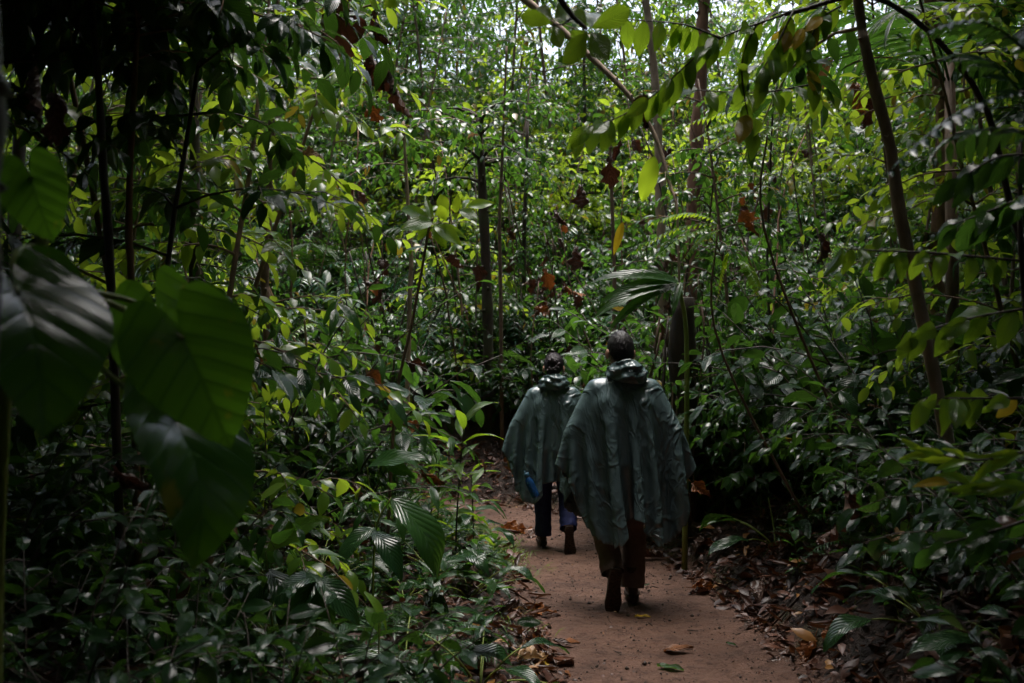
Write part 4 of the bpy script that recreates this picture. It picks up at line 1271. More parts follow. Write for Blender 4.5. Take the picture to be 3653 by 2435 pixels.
    leafpx(t, 'br0', 'leaf_bright', (948, 1965), (1125, 1815), 4.5, 4.45, (-.3, -.8, .7))
    leafpx(t, 'br1', 'leaf_dark', (960, 2040), (820, 2230), 4.5, 4.3, (-.3, -.6, .8)); leafpx(t, 'br1', 'leaf_dark', (960, 2030), (1090, 2190), 4.5, 4.3, (.2, -.6, .8))
    g = ground_at(1330, 5.3); t = thing('broadleaf_plant', 'plant with a large drooping ribbed leaf over the verge edge', 'plant', g)
    stalk(t, [g, P(1340, 1900, 5.3), P(1395, 1775, 5.3)], .007, .004, 'stem_green', 'petiole')
    leafpx(t, 'br2', 'leaf_broad', (1395, 1775), (1640, 1965), 5.3, 5.1, (.3, -.6, .9), 1.05); leafpx(t, 'br1', 'leaf_dark', (1340, 1880), (1180, 1960), 5.3, 5.1, (-.2, -.6, .9)); leafpx(t, 'br1', 'leaf_dark', (1330, 1890), (1450, 2010), 5.2, 5.0, (.2, -.6, .9))
    g = ground_at(1150, 4.1); t = thing('broadleaf_plant', 'plant with dark pleated leaves shining at the bottom of verge', 'plant', g)
    stalk(t, [g, P(1140, 2150, 4.1), P(1130, 2060, 4.1)], .007, .004, 'stem_green', 'petiole')
    for tx in ((1160, 2290), (1020, 2190), (1260, 2160), (1020, 2060)): leafpx(t, 'br1', 'leaf_dark', (1130, 2060), tx, 4.1, 3.95, (rg.normal(0, .3), -.5, .9), 1.1)
    g = ground_at(1350, 4.3); t = thing('rolled_leaf_plant', 'thin stalk carrying one pale rolled young leaf', 'plant', g)
    stalk(t, [g, P(1352, 2250, 4.3), P(1345, 2180, 4.3), P(1300, 2115, 4.3)], .004, .003, 'stem_green', 'petiole')
    leafpx(t, 'ln1', 'leaf_lime', (1300, 2110), (1385, 2200), 4.3, 4.25, (.5, -.5, .7), 1.2)
    g = ground_at(1370, 6.6); t = thing('curled_leaf_plant', 'plant holding two wide dark green leaves above the ferns', 'plant', g)
    stalk(t, [g, P(1320, 1760, 6.6), P(1310, 1665, 6.6)], .006, .004, 'stem_green', 'petiole')
    leafpx(t, 'br0', 'leaf_broad', (1310, 1665), (1495, 1585), 6.6, 6.5, (-.2, -.5, .8)); leafpx(t, 'ov1', 'leaf_broad', (1380, 1650), (1470, 1690), 6.6, 6.5)


heroes()


# ------------------------------------------------------------------ dead leaves, one by one
CR = [crumple_t(.85, i, 1.3 + .3 * (i % 3)) for i in range(6)]
CRM = {}


def crm(i, mat):
    if (i, mat) not in CRM:
        mb = MB(); mb.add(*CR[i][:2], None, CR[i][2]); tube(mb, [(0, -.28, .06), (0, -.12, .03), (0, .02, .0)], [.012, .014, .018], 5)
        CRM[(i, mat)] = mb.mesh('dead_leaf', MT[mat])
    return CRM[(i, mat)]


def dead():
    rg = np.random.default_rng(5)
    H = [  # centre px, height px, distance, mat, direction, label
        ((1215, 110), 260, 6.4, 'dead', (.1, 0, -1), 'largest dark red brown curled dead leaf hanging against the bright sky gap'),
        ((1338, 105), 130, 6.6, 'dead', (-.1, 0, -1), 'curled brown dead leaf hanging beside the largest one'),
        ((1350, 260), 150, 6.5, 'dead', (.3, 0, -1), 'crumpled brown leaf at the top of the hanging cluster'),
        ((1400, 330), 200, 6.5, 'dead', (.1, 0, -1), 'long brown dead leaf at the bottom of the hanging cluster'),
        ((1335, 410), 70, 6.9, 'dead_orange', (.6, 0, -.7), 'fiery orange dead leaf below the hanging cluster'),
        ((2300, 400), 130, 4.1, 'dead', (.1, 0, -1), 'dark brown cupped dead leaf among the hanging green leaves'),
        ((2180, 640), 150, 8.4, 'dead', (.1, 0, -1), 'folded brown leaf caught above the thin stalk'),
        ((2190, 555), 110, 8.6, 'dead', (-.5, 0, -.9), 'torn brown leaf above the folded one'),
        ((2075, 720), 120, 9.5, 'dead', (0, 0, -1), 'shrivelled brown leaf hanging down the slope thicket'),
        ((3060, 370), 150, 6.2, 'dead_orange', (.1, 0, -1), 'orange brown leaf hanging behind the leaning trunk'),
        ((3120, 420), 150, 6.3, 'dead', (.5, 0, -.8), 'wide brown leaf beside the leaning trunk'),
        ((2690, 825), 90, 5.8, 'dead_orange', (.4, 0, -.6), 'bright orange crumpled leaf caught in the right thicket'),
        ((1122, 540), 90, 6.0, 'dead_tan', (1, 0, .2), 'tan leaf lying flat on the upper left foliage'),
        ((1675, 480), 60, 9.0, 'dead_tan', (-1, 0, .05), 'pale tan leaf on a twig at mid slope'),
        ((1945, 1115), 80, 11.3, 'dead_orange', (.5, 0, -.5), 'orange leaf caught above the braided walker'),
        ((940, 1285), 120, 6.2, 'dead_orange', (.2, 0, -1), 'orange crumpled leaf hanging behind the big heart leaf'),
        ((1345, 1370), 110, 7.4, 'dead_orange', (.3, 0, -1), 'orange brown leaf hanging in the verge shrubs'),
        ((1352, 1258), 70, 7.6, 'dead', (.3, 0, -.8), 'small red brown leaf above the orange one'),
        ((1500, 1310), 120, 7.8, 'dead', (.9, 0, -.4), 'red brown leaf lying across the ribbed shrub'),
        ((1560, 1715), 150, 6.9, 'dead_orange', (.8, -.2, -.3), 'big wet orange brown leaf beside the ginger stems'),
        ((1480, 1520), 90, 7.6, 'dead_orange', (1, 0, -.2), 'orange leaf lying on the fern bed'),
        ((1395, 1508), 70, 7.4, 'dead_orange', (-.7, 0, -.5), 'small orange leaf tangled in the ferns'),
        ((3040, 1870), 220, 4.9, 'dead', (.2, 0, -1), 'huge pleated brown dead leaf hanging on the right bank'),
        ((2520, 1755), 120, 7.4, 'dead_orange', (.7, 0, -.3), 'orange dead leaf on the bank beside the walker'),
        ((1270, 1760), 100, 6.0, 'dead', (.2, 0, -1), 'dark red leaf stuck upright in the low plants'),
        ((470, 1720), 170, 3.6, 'dead', (.8, 0, -.4), 'dim red brown leaf below the heart leaved plant'),
        ((150, 350), 200, 3.2, 'dead', (.05, 0, -1), 'dim brown dead leaf hanging near the black trunk'),
        ((200, 430), 180, 3.3, 'dead', (-.1, 0, -1), 'second dim brown leaf hanging near the black trunk'),
        ((1620, 950), 90, 10.0, 'dead', (.2, 0, -1), 'brown leaf dangling by the pinnate treelets'),
        ((1710, 1010), 130, 10.5, 'dead', (0, 0, -1), 'withered hanging leaf beside the dark knotted trunk'),
        ((1960, 1010), 110, 11, 'dead_orange', (.2, 0, -1), 'orange brown leaf hanging high behind the walkers'),
        ((2960, 900), 150, 6.5, 'dead', (.5, 0, -.7), 'dark wine red leaf behind the leaf row'),
        ((2050, 940), 120, 11, 'dead', (0, 0, -1), 'ragged brown leaf on the lit slope thicket'),
    ]
    for i, (c, h, d, mat, dr, lab) in enumerate(H):
        L = h / F_PX * d
        D = norm(np.array(dr, float) + rg.normal(0, .08, 3)); ctr = np.array(P(*c, d)); p = ctr - D * L * .5
        Rm = frames(D[None], np.array([[rg.normal(0, .9), -1, .4]]))[0]
        o = obj('dead_leaf', crm(i % 6, mat), None, None, M4(p, Rm, L * (.95 if d < 5.5 or c[0] < 1450 and c[1] < 450 else .72))); tag(o, lab, 'dead leaf')
    # caught all over the slope
    for i in range(60):
        px, py = rg.uniform(900, 2900), rg.uniform(120, 1500)
        d = rg.uniform(10.5, 16)
        p = np.array(P(px, py, d)); g = gz(p[0], p[1])
        if p[2] < g + .2 or p[2] > g + 3.2: continue
        D = norm(np.array([rg.normal(0, .4), rg.normal(0, .3), -1])); Rm = frames(D[None], np.array([[rg.normal(0, 1.2), rg.normal(-.3, .8), .4]]))[0]
        o = obj('dead_leaf', crm(i % 6, 'dead_orange' if rg.uniform() < .12 else 'dead'), None, None, M4(p, Rm, rg.uniform(.09, .19)))
        tag(o, 'withered brown dead leaf caught in the shrubs of the slope', 'dead leaf', 'dead leaves caught on the slope')

    # lianas hung with bunches of withered leaves
    for i in range(26):
        px, d = rg.uniform(950, 2500), rg.uniform(9.8, 14.0)
        x = (px - CX) / F_PX * d; g = gz(x, d)
        if not offp(x, d, .6)[0]: continue
        h = rg.uniform(1.4, 3.6)
        t = thing('liana', 'liana hung with a bunch of withered brown leaves on the slope', 'vine', (x, d, g), 0, 'lianas with withered leaves')
        pts = shoot((0, 0, -.05), (rg.normal(0, .1), rg.normal(0, .1), 1), h, -.02, 10, rg, .2)
        mb = MB(); tube(mb, pts, np.linspace(.012, .007, 11), 6); obj('stem', mb.mesh('stem', MT['stem_brown']), t)
        for q in range(int(rg.integers(4, 9))):
            p = pts[int(rg.integers(6, 11))] + rg.normal(0, .05, 3); D = norm(np.array([rg.normal(0, .6), rg.normal(0, .5), -1]))
            Rm = frames(D[None], np.array([[rg.normal(0, 1), -.6, .4]]))[0]
            obj('dead_leaf', crm(int(rg.integers(0, 6)), 'dead_orange' if rg.uniform() < .1 else 'dead'), t, None, M4(p, Rm, rg.uniform(.12, .28)))


dead()
# ------------------------------------------------------------------ people
def capsule(mb, a, b, ra, rb, n=14, m=5):
    a = np.array(a, float); b = np.array(b, float); d = b - a; L = np.linalg.norm(d)
    d = d / L if L > 1e-6 else np.array([0, 0, 1.0])
    pts = []; rad = []
    for i in range(m + 1):
        t = math.pi / 2 * (i / m); pts.append(a - d * ra * math.cos(t)); rad.append(max(ra * math.sin(t), 1e-4))
    for i in range(m + 1):
        t = math.pi / 2 * (i / m); pts.append(b + d * rb * math.sin(t)); rad.append(max(rb * math.cos(t), 1e-4))
    tube(mb, np.array(pts) + np.arange(len(pts))[:, None] * d * 1e-6, rad, n)


def ellipsoid(mb, c, r, nu=20, nv=14, f=None):
    V = []; 
    for i in range(nv + 1):
        t = math.pi * i / nv
        for j in range(nu):
            p = 2 * math.pi * j / nu
            q = np.array([math.sin(t) * math.cos(p), math.sin(t) * math.sin(p), math.cos(t)])
            V.append(np.array(c) + q * np.array(r) * (1 if f is None else f(q)))
    Q = [(i * nu + j, (i + 1) * nu + j, (i + 1) * nu + (j + 1) % nu, i * nu + (j + 1) % nu) for i in range(nv) for j in range(nu)]
    mb.add(V, Q)


def drape(caps, neck, hw, back, front, seed, wind=(0, 0, 0), h=0.0215, steps=190, iters=12, hole=0.10):
    """rain poncho: a rectangular sheet with a neck hole, dropped over the body (position-based cloth)"""
    rg = np.random.default_rng(seed)
    nx = int(round(2 * hw / h)) + 1; ny = int(round((back + front) / h)) + 1
    gx = np.linspace(-hw, hw, nx); gy = np.linspace(-back, front, ny)
    U, Vv = np.meshgrid(gx, gy)
    hx, hy = gx[1] - gx[0], gy[1] - gy[0]
    X = np.stack([U + neck[0], Vv + neck[1], np.full_like(U, neck[2])], -1)
    X[..., 2] += 0.02 * fbm(U * 6 + seed, Vv * 6, seed, 3)
    rr = np.hypot(U, Vv * 1.0)
    W = np.where(rr < hole, 0.0, 1.0)[..., None]
    inh = rr < hole - 0.02
    V = np.zeros_like(X); dt = 1 / 60.0
    fx = fbm(U * 3.0 + seed * 3.1, Vv * 3.0, seed + 1, 2)[..., None]

    rn = np.random.default_rng(seed + 50)
    pk = 1 + 0.008 * rn.uniform(-1, 1, X.shape[:2] + (1,)) + 0.035 * fbm(U * 10, Vv * 14, seed + 7, 2)[..., None]
    pv = 1 + 0.008 * rn.uniform(-1, 1, X.shape[:2] + (1,)) + 0.035 * fbm(U * 10 + 9, Vv * 14, seed + 8, 2)[..., None]

    def con(A, B, wa, wb, rest, k):
        d = B - A; L = np.sqrt((d * d).sum(-1, keepdims=True)) + 1e-9
        c = d * (k * (L - rest) / L / (wa + wb + 1e-9))
        A += wa * c; B -= wb * c

    D = math.hypot(hx, hy)
    C = [(np.array(a, float), np.array(b, float), ra, rb) for a, b, ra, rb in caps]
    for s in range(steps):
        g = np.array([0, 0, -9.8]) + np.array(wind) * (1 + 5.0 * fx)
        V = (V + dt * g * 0.6) * 0.96
        X0 = X.copy()
        X = X + dt * V * W
        for it in range(iters):
            for p in (0, 1):
                n_ = (nx - p) // 2 * 2
                con(X[:, p:p + n_:2], X[:, p + 1:p + n_:2], W[:, p:p + n_:2], W[:, p + 1:p + n_:2], hx * pk[:, p:p + n_:2], 1.0)
                n_ = (ny - p) // 2 * 2
                con(X[p:p + n_:2], X[p + 1:p + n_:2], W[p:p + n_:2], W[p + 1:p + n_:2], hy * pv[p:p + n_:2], 1.0)
            if it % 2 == 0:
                for p in (0, 1):
                    n_ = (ny - p) // 2 * 2
                    con(X[p:p + n_:2, :-1], X[p + 1:p + n_:2, 1:], W[p:p + n_:2, :-1], W[p + 1:p + n_:2, 1:], D, 0.35)
                    con(X[p:p + n_:2, 1:], X[p + 1:p + n_:2, :-1], W[p:p + n_:2, 1:], W[p + 1:p + n_:2, :-1], D, 0.35)
                for o in range(4):
                    a = X[:, o:nx - 2:4]; b = X[:, o + 2::4]
                    con(a, b, W[:, o:nx - 2:4], W[:, o + 2::4], 2 * hx, 0.05)
                    a = X[o:ny - 2:4]; b = X[o + 2::4]
                    con(a, b, W[o:ny - 2:4], W[o + 2::4], 2 * hy, 0.05)
                for o in range(10):
                    con(X[:, o:nx - 5:10], X[:, o + 5::10], W[:, o:nx - 5:10], W[:, o + 5::10], 5 * hx, 0.004)
                    con(X[o:ny - 5:10], X[o + 5::10], W[o:ny - 5:10], W[o + 5::10], 5 * hy, 0.004)
            if it % 3 == 2:
                for a, b, ra, rb in C:
                    ab = b - a; t = np.clip(((X - a) @ ab) / max(ab @ ab, 1e-9), 0, 1)[..., None]
                    c = a + t * ab; r = ra + (rb - ra) * t + 0.012
                    d = X - c; L = np.sqrt((d * d).sum(-1, keepdims=True)) + 1e-9
                    hit = (L < r) * W
                    X = X + hit * d / L * (r - L)
                    X = X - hit * 0.25 * (X - X0)        # friction
        V = (X - X0) / dt
    idx = np.arange(nx * ny).reshape(ny, nx)
    Q = np.stack([idx[:-1, :-1], idx[:-1, 1:], idx[1:, 1:], idx[1:, :-1]], -1).reshape(-1, 4)
    ll = np.where(Vv < 0, back, front); cut = (np.abs(U) / hw) ** 3.2 + (np.abs(Vv) / ll) ** 3.2 > 1.28
    Q = Q[~(inh | cut).reshape(-1)[Q].any(1)]
    u, inv = np.unique(Q, return_inverse=True)
    return X.reshape(-1, 3)[u], inv.reshape(-1, 4), np.stack([U, Vv], -1).reshape(-1, 2)[u]


def hood_mesh(c, seed, rx=0.100, ry=0.105, back=0.12, tilt=0.0, shift=0.0):
    """collar with the unworn hood bunched and sagging behind the neck"""
    rg = np.random.default_rng(seed); ph = rg.uniform(0, 6.28, 8)
    nph, nps = 96, 40; V = []; UV = []
    for i in range(nph):
        p = 2 * math.pi * i / nph                   # 0 = front (+Y)
        k = (0.5 - 0.5 * math.cos(p)) ** 1.4        # 0 front .. 1 back
        up = 0.024 + back * 0.42 * k                # rim height on the nape
        dn = 0.020 + back * 0.62 * k                # sag down the back
        out = 0.016 + 0.042 * k
        cx, cy = rx * math.sin(p) + shift * k, ry * math.cos(p)
        cz = 0.012 + 0.045 * k + tilt * math.sin(p)
        for j in range(nps):
            s = 2 * math.pi * j / nps               # 0 = outward, pi/2 = up
            ridge = 1 - abs(math.sin(3.5 * s + 1.6 * math.sin(2 * p + ph[0]) + 0.6 * math.sin(5 * p + ph[4]) + ph[1]))
            f = 0.80 + 0.42 * ridge + 0.12 * math.sin(7 * p + 3 * s + ph[2]) + 0.07 * math.sin(15 * p - 5 * s + ph[3])
            o = out * (math.cos(s) if math.cos(s) > 0 else 0.45 * math.cos(s)) * f
            z = (up if math.sin(s) > 0 else dn) * math.sin(s) * (0.88 + 0.12 * f)
            o += 0.30 * max(0, -z) * k - 0.25 * max(0, z) * k
            V.append((c[0] + cx + math.sin(p) * o, c[1] + cy + math.cos(p) * o, c[2] + cz + z)); UV.append((i / nph * 0.8, j / nps * 0.35))
    Q = [(i * nps + j, ((i + 1) % nph) * nps + j, ((i + 1) % nph) * nps + (j + 1) % nps, i * nps + (j + 1) % nps) for i in range(nph) for j in range(nps)]
    mb = MB(); mb.add(V, Q, None, UV)
    return mb.mesh('hood', MT['poncho'])


def leg_tube(mb, pts, rad, seed, n=28, m=46, amp=0.008):
    p = spline(pts, m); r = np.interp(np.linspace(0, 1, m), np.linspace(0, 1, len(rad)), rad)
    t = norm(np.gradient(p, axis=0)); x = np.array([1.0, 0, 0]); V = []
    for i in range(m):
        x = norm(x - t[i] * np.dot(x, t[i])); y = np.cross(t[i], x)
        u = i / (m - 1)
        for j in range(n):
            a = 2 * math.pi * j / n
            w = float(fbm(np.array([2.2 * math.cos(a) + 5 + seed]), np.array([u * 13 + 1.3 * math.sin(a)]), seed, 3)[0])
            w += 0.35 * math.sin(u * 60 + 2.5 * math.sin(a + seed) + 3 * u) * max(0, u - 0.72) * 2.2
            V.append(p[i] + (r[i] + amp * 2.2 * w) * (math.cos(a) * x + math.sin(a) * y))
    Q = [(i * n + j, i * n + (j + 1) % n, (i + 1) * n + (j + 1) % n, (i + 1) * n + j) for i in range(m - 1) for j in range(n)]
    mb.add(V, Q)


def boot_meshes():
    """foot along +Y, heel at y=0, sole bottom at z=0, ankle opening above the heel"""
    def outline(y):          # half width and centre offset of the sole
        return np.interp(y, [0, .03, .09, .16, .22, .27, .295], [.026, .036, .034, .042, .050, .040, .018]), np.interp(y, [0, .1, .2, .3], [0, 0, .004, .002])
    up = MB(); ys = np.linspace(0.004, 0.290, 22); n = 18; V = []
    for y in ys:
        w, c = outline(y)
        top = np.interp(y, [0, .02, .09, .13, .18, .24, .29], [.13, .15, .155, .115, .085, .065, .035])
        for j in range(n):
            a = math.pi * 2 * j / n
            sx = math.copysign(abs(math.cos(a)) ** 0.75, math.cos(a)); sz = math.copysign(abs(math.sin(a)) ** 0.8, math.sin(a))
            V.append((c + w * 0.97 * sx, y, 0.024 + (top - 0.024) * (0.5 + 0.5 * sz) + 0.003 * math.sin(60 * y + 4 * a)))
    Q = [(i * n + j, (i + 1) * n + j, (i + 1) * n + (j + 1) % n, i * n + (j + 1) % n) for i in range(21) for j in range(n)]
    k = len(V); V.append((0, 0.0, .08)); V.append((0, .295, .03))
    T = [(k, j, (j + 1) % n) for j in range(n)] + [(k + 1, 21 * n + (j + 1) % n, 21 * n + j) for j in range(n)]
    up.add(V, Q, T)
    tube(up, [(0, .055, .10), (0, .05, .17), (0, .045, .22)], [.050, .048, .052], 16)
    tube(up, [(0, .055, .205), (0, .05, .235)], [.056, .056], 16)
    for y in (.115, .14, .165, .19):
        z = np.interp(y, [.09, .13, .18, .24], [.15, .118, .088, .068])
        tube(up, [(-.026, y, z - .006), (0, y + .006, z + .004), (.026, y, z - .006)], .0035, 5)
    so = MB(); V = []; ys = np.linspace(-0.004, 0.300, 26)
    for y in ys:
        w, c = outline(np.clip(y, 0, .295)); w = max(w + .004, .008)
        V += [(c - w, y, 0.0), (c + w, y, 0.0), (c + w, y, 0.030), (c - w, y, 0.030)]
    Q = [(i * 4 + a, i * 4 + (a + 1) % 4, (i + 1) * 4 + (a + 1) % 4, (i + 1) * 4 + a) for i in range(25) for a in range(4)] + [(3, 2, 1, 0), (100, 101, 102, 103)]
    so.add(V, Q)
    for y in list(np.arange(0.008, 0.08, 0.017)) + list(np.arange(0.125, 0.285, 0.017)):
        w, c = outline(y)
        for sx in (-1, 1):
            x0, x1 = c + sx * w * 0.15, c + sx * w * 0.98
            if x0 > x1: x0, x1 = x1, x0
            b = [(x0, y, -.007), (x1, y + .004, -.007), (x1, y + .013, -.007), (x0, y + .009, -.007), (x0, y, .004), (x1, y + .004, .004), (x1, y + .013, .004), (x0, y + .009, .004)]
            so.add(b, [(3, 2, 1, 0), (0, 1, 5, 4), (1, 2, 6, 5), (2, 3, 7, 6), (3, 0, 4, 7)])
    return up.mesh('boot', MT['boot']), so.mesh('sole', MT['sole'], False)


BOOT = boot_meshes()


def hand(mb, wrist, d, side, curl=0.9):
    """palm and five fingers; d = pointing direction, side = thumb side"""
    w = np.array(wrist, float); d = norm(np.array(d, float)); s = norm(np.array(side, float) - d * np.dot(side, d)); n = np.cross(d, s)
    for k in range(4):
        capsule(mb, w + s * (0.018 - .012 * k) * .8, w + d * .085 + s * (.030 - .020 * k), .014, .011, 8, 3)
    for k, L in enumerate((.068, .076, .070, .055)):
        p = w + d * .085 + s * (.030 - .020 * k); v = d
        for q in range(3):
            v = norm(v + n * curl * (.35 + .2 * q)); e = p + v * L * (.45, .32, .25)[q]
            capsule(mb, p, e, .0095 - .001 * q, .0088 - .001 * q, 8, 3); p = e
    p = w + d * .02 + s * .022; v = norm(d * .6 + s * .9)
    for q in range(2):
        e = p + v * (.040, .032)[q]; capsule(mb, p, e, .011, .009, 8, 3); p = e; v = norm(v + n * .5 + d * .3)


def person(label, loc, k, J, trousers, hair, poncho_kw, hood_kw, look, hair_kind, pname):
    """k scales the whole figure; J = joints in metres for a 1.78 m figure, facing +Y"""
    root = thing('person', label, 'person', loc, 0.0, None, k)
    bm = MB()
    nk = J['neck']
    capsule(bm, (-.15, 0, 1.40), (.15, 0, 1.40), .075, .075)
    for z, w, r in ((1.30, .09, .125), (1.18, .085, .120), (1.05, .08, .115), (.95, .09, .125)):
        capsule(bm, (-w, 0, z), (w, 0, z), r, r)
    capsule(bm, (0, 0, 1.42), (nk[0], nk[1] + .01, 1.58), .062, .056)
    for s, ar in ((-1, J['armL']), (1, J['armR'])):
        capsule(bm, (s * .19, 0, 1.40), ar[0], .058, .046); capsule(bm, ar[0], ar[1], .044, .030)
        dd = np.array(ar[1]) - np.array(ar[0]); hand(bm, np.array(ar[1]), ar[2] if len(ar) > 2 else dd, (-s, 0.2, 0.3))
    for lg in (J['legL'], J['legR']):
        capsule(bm, lg[0], lg[1], .085, .055); capsule(bm, lg[1], lg[2], .052, .036)
    hb = MB()
    ellipsoid(hb, (0, 0, .015), (.074, .094, .105), 24, 18)
    ellipsoid(hb, (0, .025, -.045), (.060, .068, .075))
    capsule(hb, (0, .088, .01), (0, .112, -.025), .010, .015, 8, 4)          # nose
    capsule(hb, (-.022, .088, -.062), (.022, .088, -.062), .008, .008, 8, 3)   # mouth
    capsule(hb, (-.012, .078, -.100), (.012, .078, -.100), .018, .018, 8, 3)   # chin
    for s in (-1, 1):
        ellipsoid(hb, (s * .092, -.010, -.020), (.014, .025, .037), 10, 8)     # ear
        ellipsoid(hb, (s * .031, .080, .008), (.013, .012, .010), 10, 8)       # eye
        capsule(hb, (s * .018, .092, .026), (s * .046, .084, .026), .008, .007, 8, 3)   # brow
    HM = Matrix.Translation((nk[0] + J.get('hx', 0), nk[1] + .02, 1.672)) @ Euler(look).to_matrix().to_4x4()
    Hn = np.array(HM)
    for i in range(len(hb.V)):
        hb.V[i] = hb.V[i] @ Hn[:3, :3].T + Hn[:3, 3]
    n0 = bm.n
    bm.V += hb.V; bm.UV += hb.UV; bm.VAR += hb.VAR; bm.Q += [q + n0 for q in hb.Q]; bm.T += [t + n0 for t in hb.T]; bm.n += hb.n
    bo = obj('body', bm.mesh('body', MT['skin']), root)
    rm = bo.modifiers.new('skin', 'REMESH'); rm.mode = 'VOXEL'; rm.voxel_size = 0.006; rm.use_smooth_shade = True
    sm = bo.modifiers.new('smooth', 'SMOOTH'); sm.iterations = 3; sm.factor = 0.5
    # hair
    hm = MB(); rg = np.random.default_rng(5)
    top = hair_kind == 'short'

    def low(q):              # hairline: how far the cap reaches, by direction
        return -0.62 if q[1] < -0.2 else np.interp(q[1], [-.2, .25, .6, 1], [-.45, .05, .45, .55])
    ellipsoid(hm, (0, -.006, .020), (.088, .107, .119), 36, 26, lambda q: (1.0 if q[2] > low(q) else 0.86) * (1 + .03 * math.sin(13 * q[0] + 3) * math.cos(11 * q[2]) + .015 * math.sin(31 * q[0] + 17 * q[2])))
    tm = leaf_t('lance', .09, 3, 2, .3, .5)
    N = 2200; q = norm(rg.normal(0, 1, (N * 2, 3))); q = q[[qq[2] > low(qq) + .03 for qq in q]][:N]
    pos = np.array((0, -.006, .020)) + q * np.array((.088, .107, .119)) * .985
    if top: D = norm(np.cross(q, [0.2, 0, 1.0]) * .15 + np.array([0, -.2, -1.0]) * (.4 + .6 * np.clip(1 - q[:, 2:3], 0, 1)) + q * .22 + rg.normal(0, .18, q.shape)); ln = .026
    else: D = norm(np.array([0, -.55, -.6]) - q * np.sum(np.array([0, -.55, -.6]) * q, 1, keepdims=True) + q * .02 + rg.normal(0, .06, q.shape)); ln = .055
    stamp(hm, tm, pos, frames(D, q), ln * rg.uniform(.7, 1.2, len(pos)), rg.uniform(0, 1, len(pos)))
    if not top:
        c0 = spline([(-.045, -.095, .045), (-.01, -.118, .055), (.035, -.118, .035), (.040, -.122, -.005), (.005, -.124, -.030), (-.035, -.115, -.030), (-.05, -.10, -.06)], 18)
        for i in range(17):                                                    # braid wound at the back of the head
            t = norm(c0[i + 1] - c0[i]); sd = np.cross(t, [0, 1.0, 0]) * (.010 if i % 2 else -.010)
            capsule(hm, c0[i] + sd - t * .006, c0[i + 1] - sd * .6 + t * .006, .015, .011, 8, 3)
        for i in range(16):                                                    # loose wisps
            a = rg.uniform(-1.2, 1.2); b0 = np.array([.07 * math.sin(a), -.08 * math.cos(a), -.06 + rg.uniform(-.02, .1)])
            tube(hm, shoot(b0, (math.sin(a) * .8, -.5 * math.cos(a), -.5), rg.uniform(.04, .09), .6, 6, rg, .3), np.linspace(.0011, .0005, 7), 3)
    obj('hair', hm.mesh('hair', MT[hair]), root, None, HM)
    # trousers
    tb = MB()
    for sgn, lg in ((0, J['legL']), (1, J['legR'])):
        a, b, c = [np.array(v, float) for v in lg[:3]]
        leg_tube(tb, [a + (0, 0, .04), (a + b) / 2, b, (b + c) / 2, c + (c - b) * .04], [.105, .098, .086, .080, .078, .080], 3 + sgn * 7)
    capsule(tb, (-.07, 0, .93), (.07, 0, .93), .135, .135, 20, 6)
    to = obj('trousers', tb.mesh('trousers', MT[trousers]), root)
    for lg in (J['legL'], J['legR']):
        heel, toe, sole_n = [np.array(v, float) for v in lg[3:6]]
        Rm = frames(np.array([toe - heel]), np.array([-sole_n]))[0]
        m = M4(heel, Rm, 1.0)
        b = obj('boot', BOOT[0], root, None, m); obj('sole', BOOT[1], b)
    # poncho
    caps = [((-.17, 0, 1.405), (.17, 0, 1.405), .080, .080), ((0, 0, 1.40), (0, 0, 1.5), .075, .07),
            ((-.10, 0, 1.30), (.10, 0, 1.30), .135, .135), ((-.09, 0, 1.1), (.09, 0, 1.1), .13, .13), ((-.09, 0, .93), (.09, 0, .93), .145, .145),
            ((-.09, 0, .85), J['legL'][1], .11, .095), ((.09, 0, .85), J['legR'][1], .11, .095)]
    for s, ar in ((-1, J['armL']), (1, J['armR'])):
        caps += [((s * .19, 0, 1.40), ar[0], .064, .052), (ar[0], ar[1], .052, .05)]
    V, Q, UV = drape(caps, (nk[0], nk[1], 1.505), **poncho_kw)
    pb = MB(); pb.add(V, Q, None, UV)
    po = obj('poncho', pb.mesh('poncho', MT['poncho']), root)
    ss = po.modifiers.new('sub', 'SUBSURF'); ss.levels = 1; ss.render_levels = 1
    sl = po.modifiers.new('thick', 'SOLIDIFY'); sl.thickness = 0.002
    ho = obj('hood', hood_mesh((nk[0], nk[1], 1.492), **hood_kw), po)
    return root


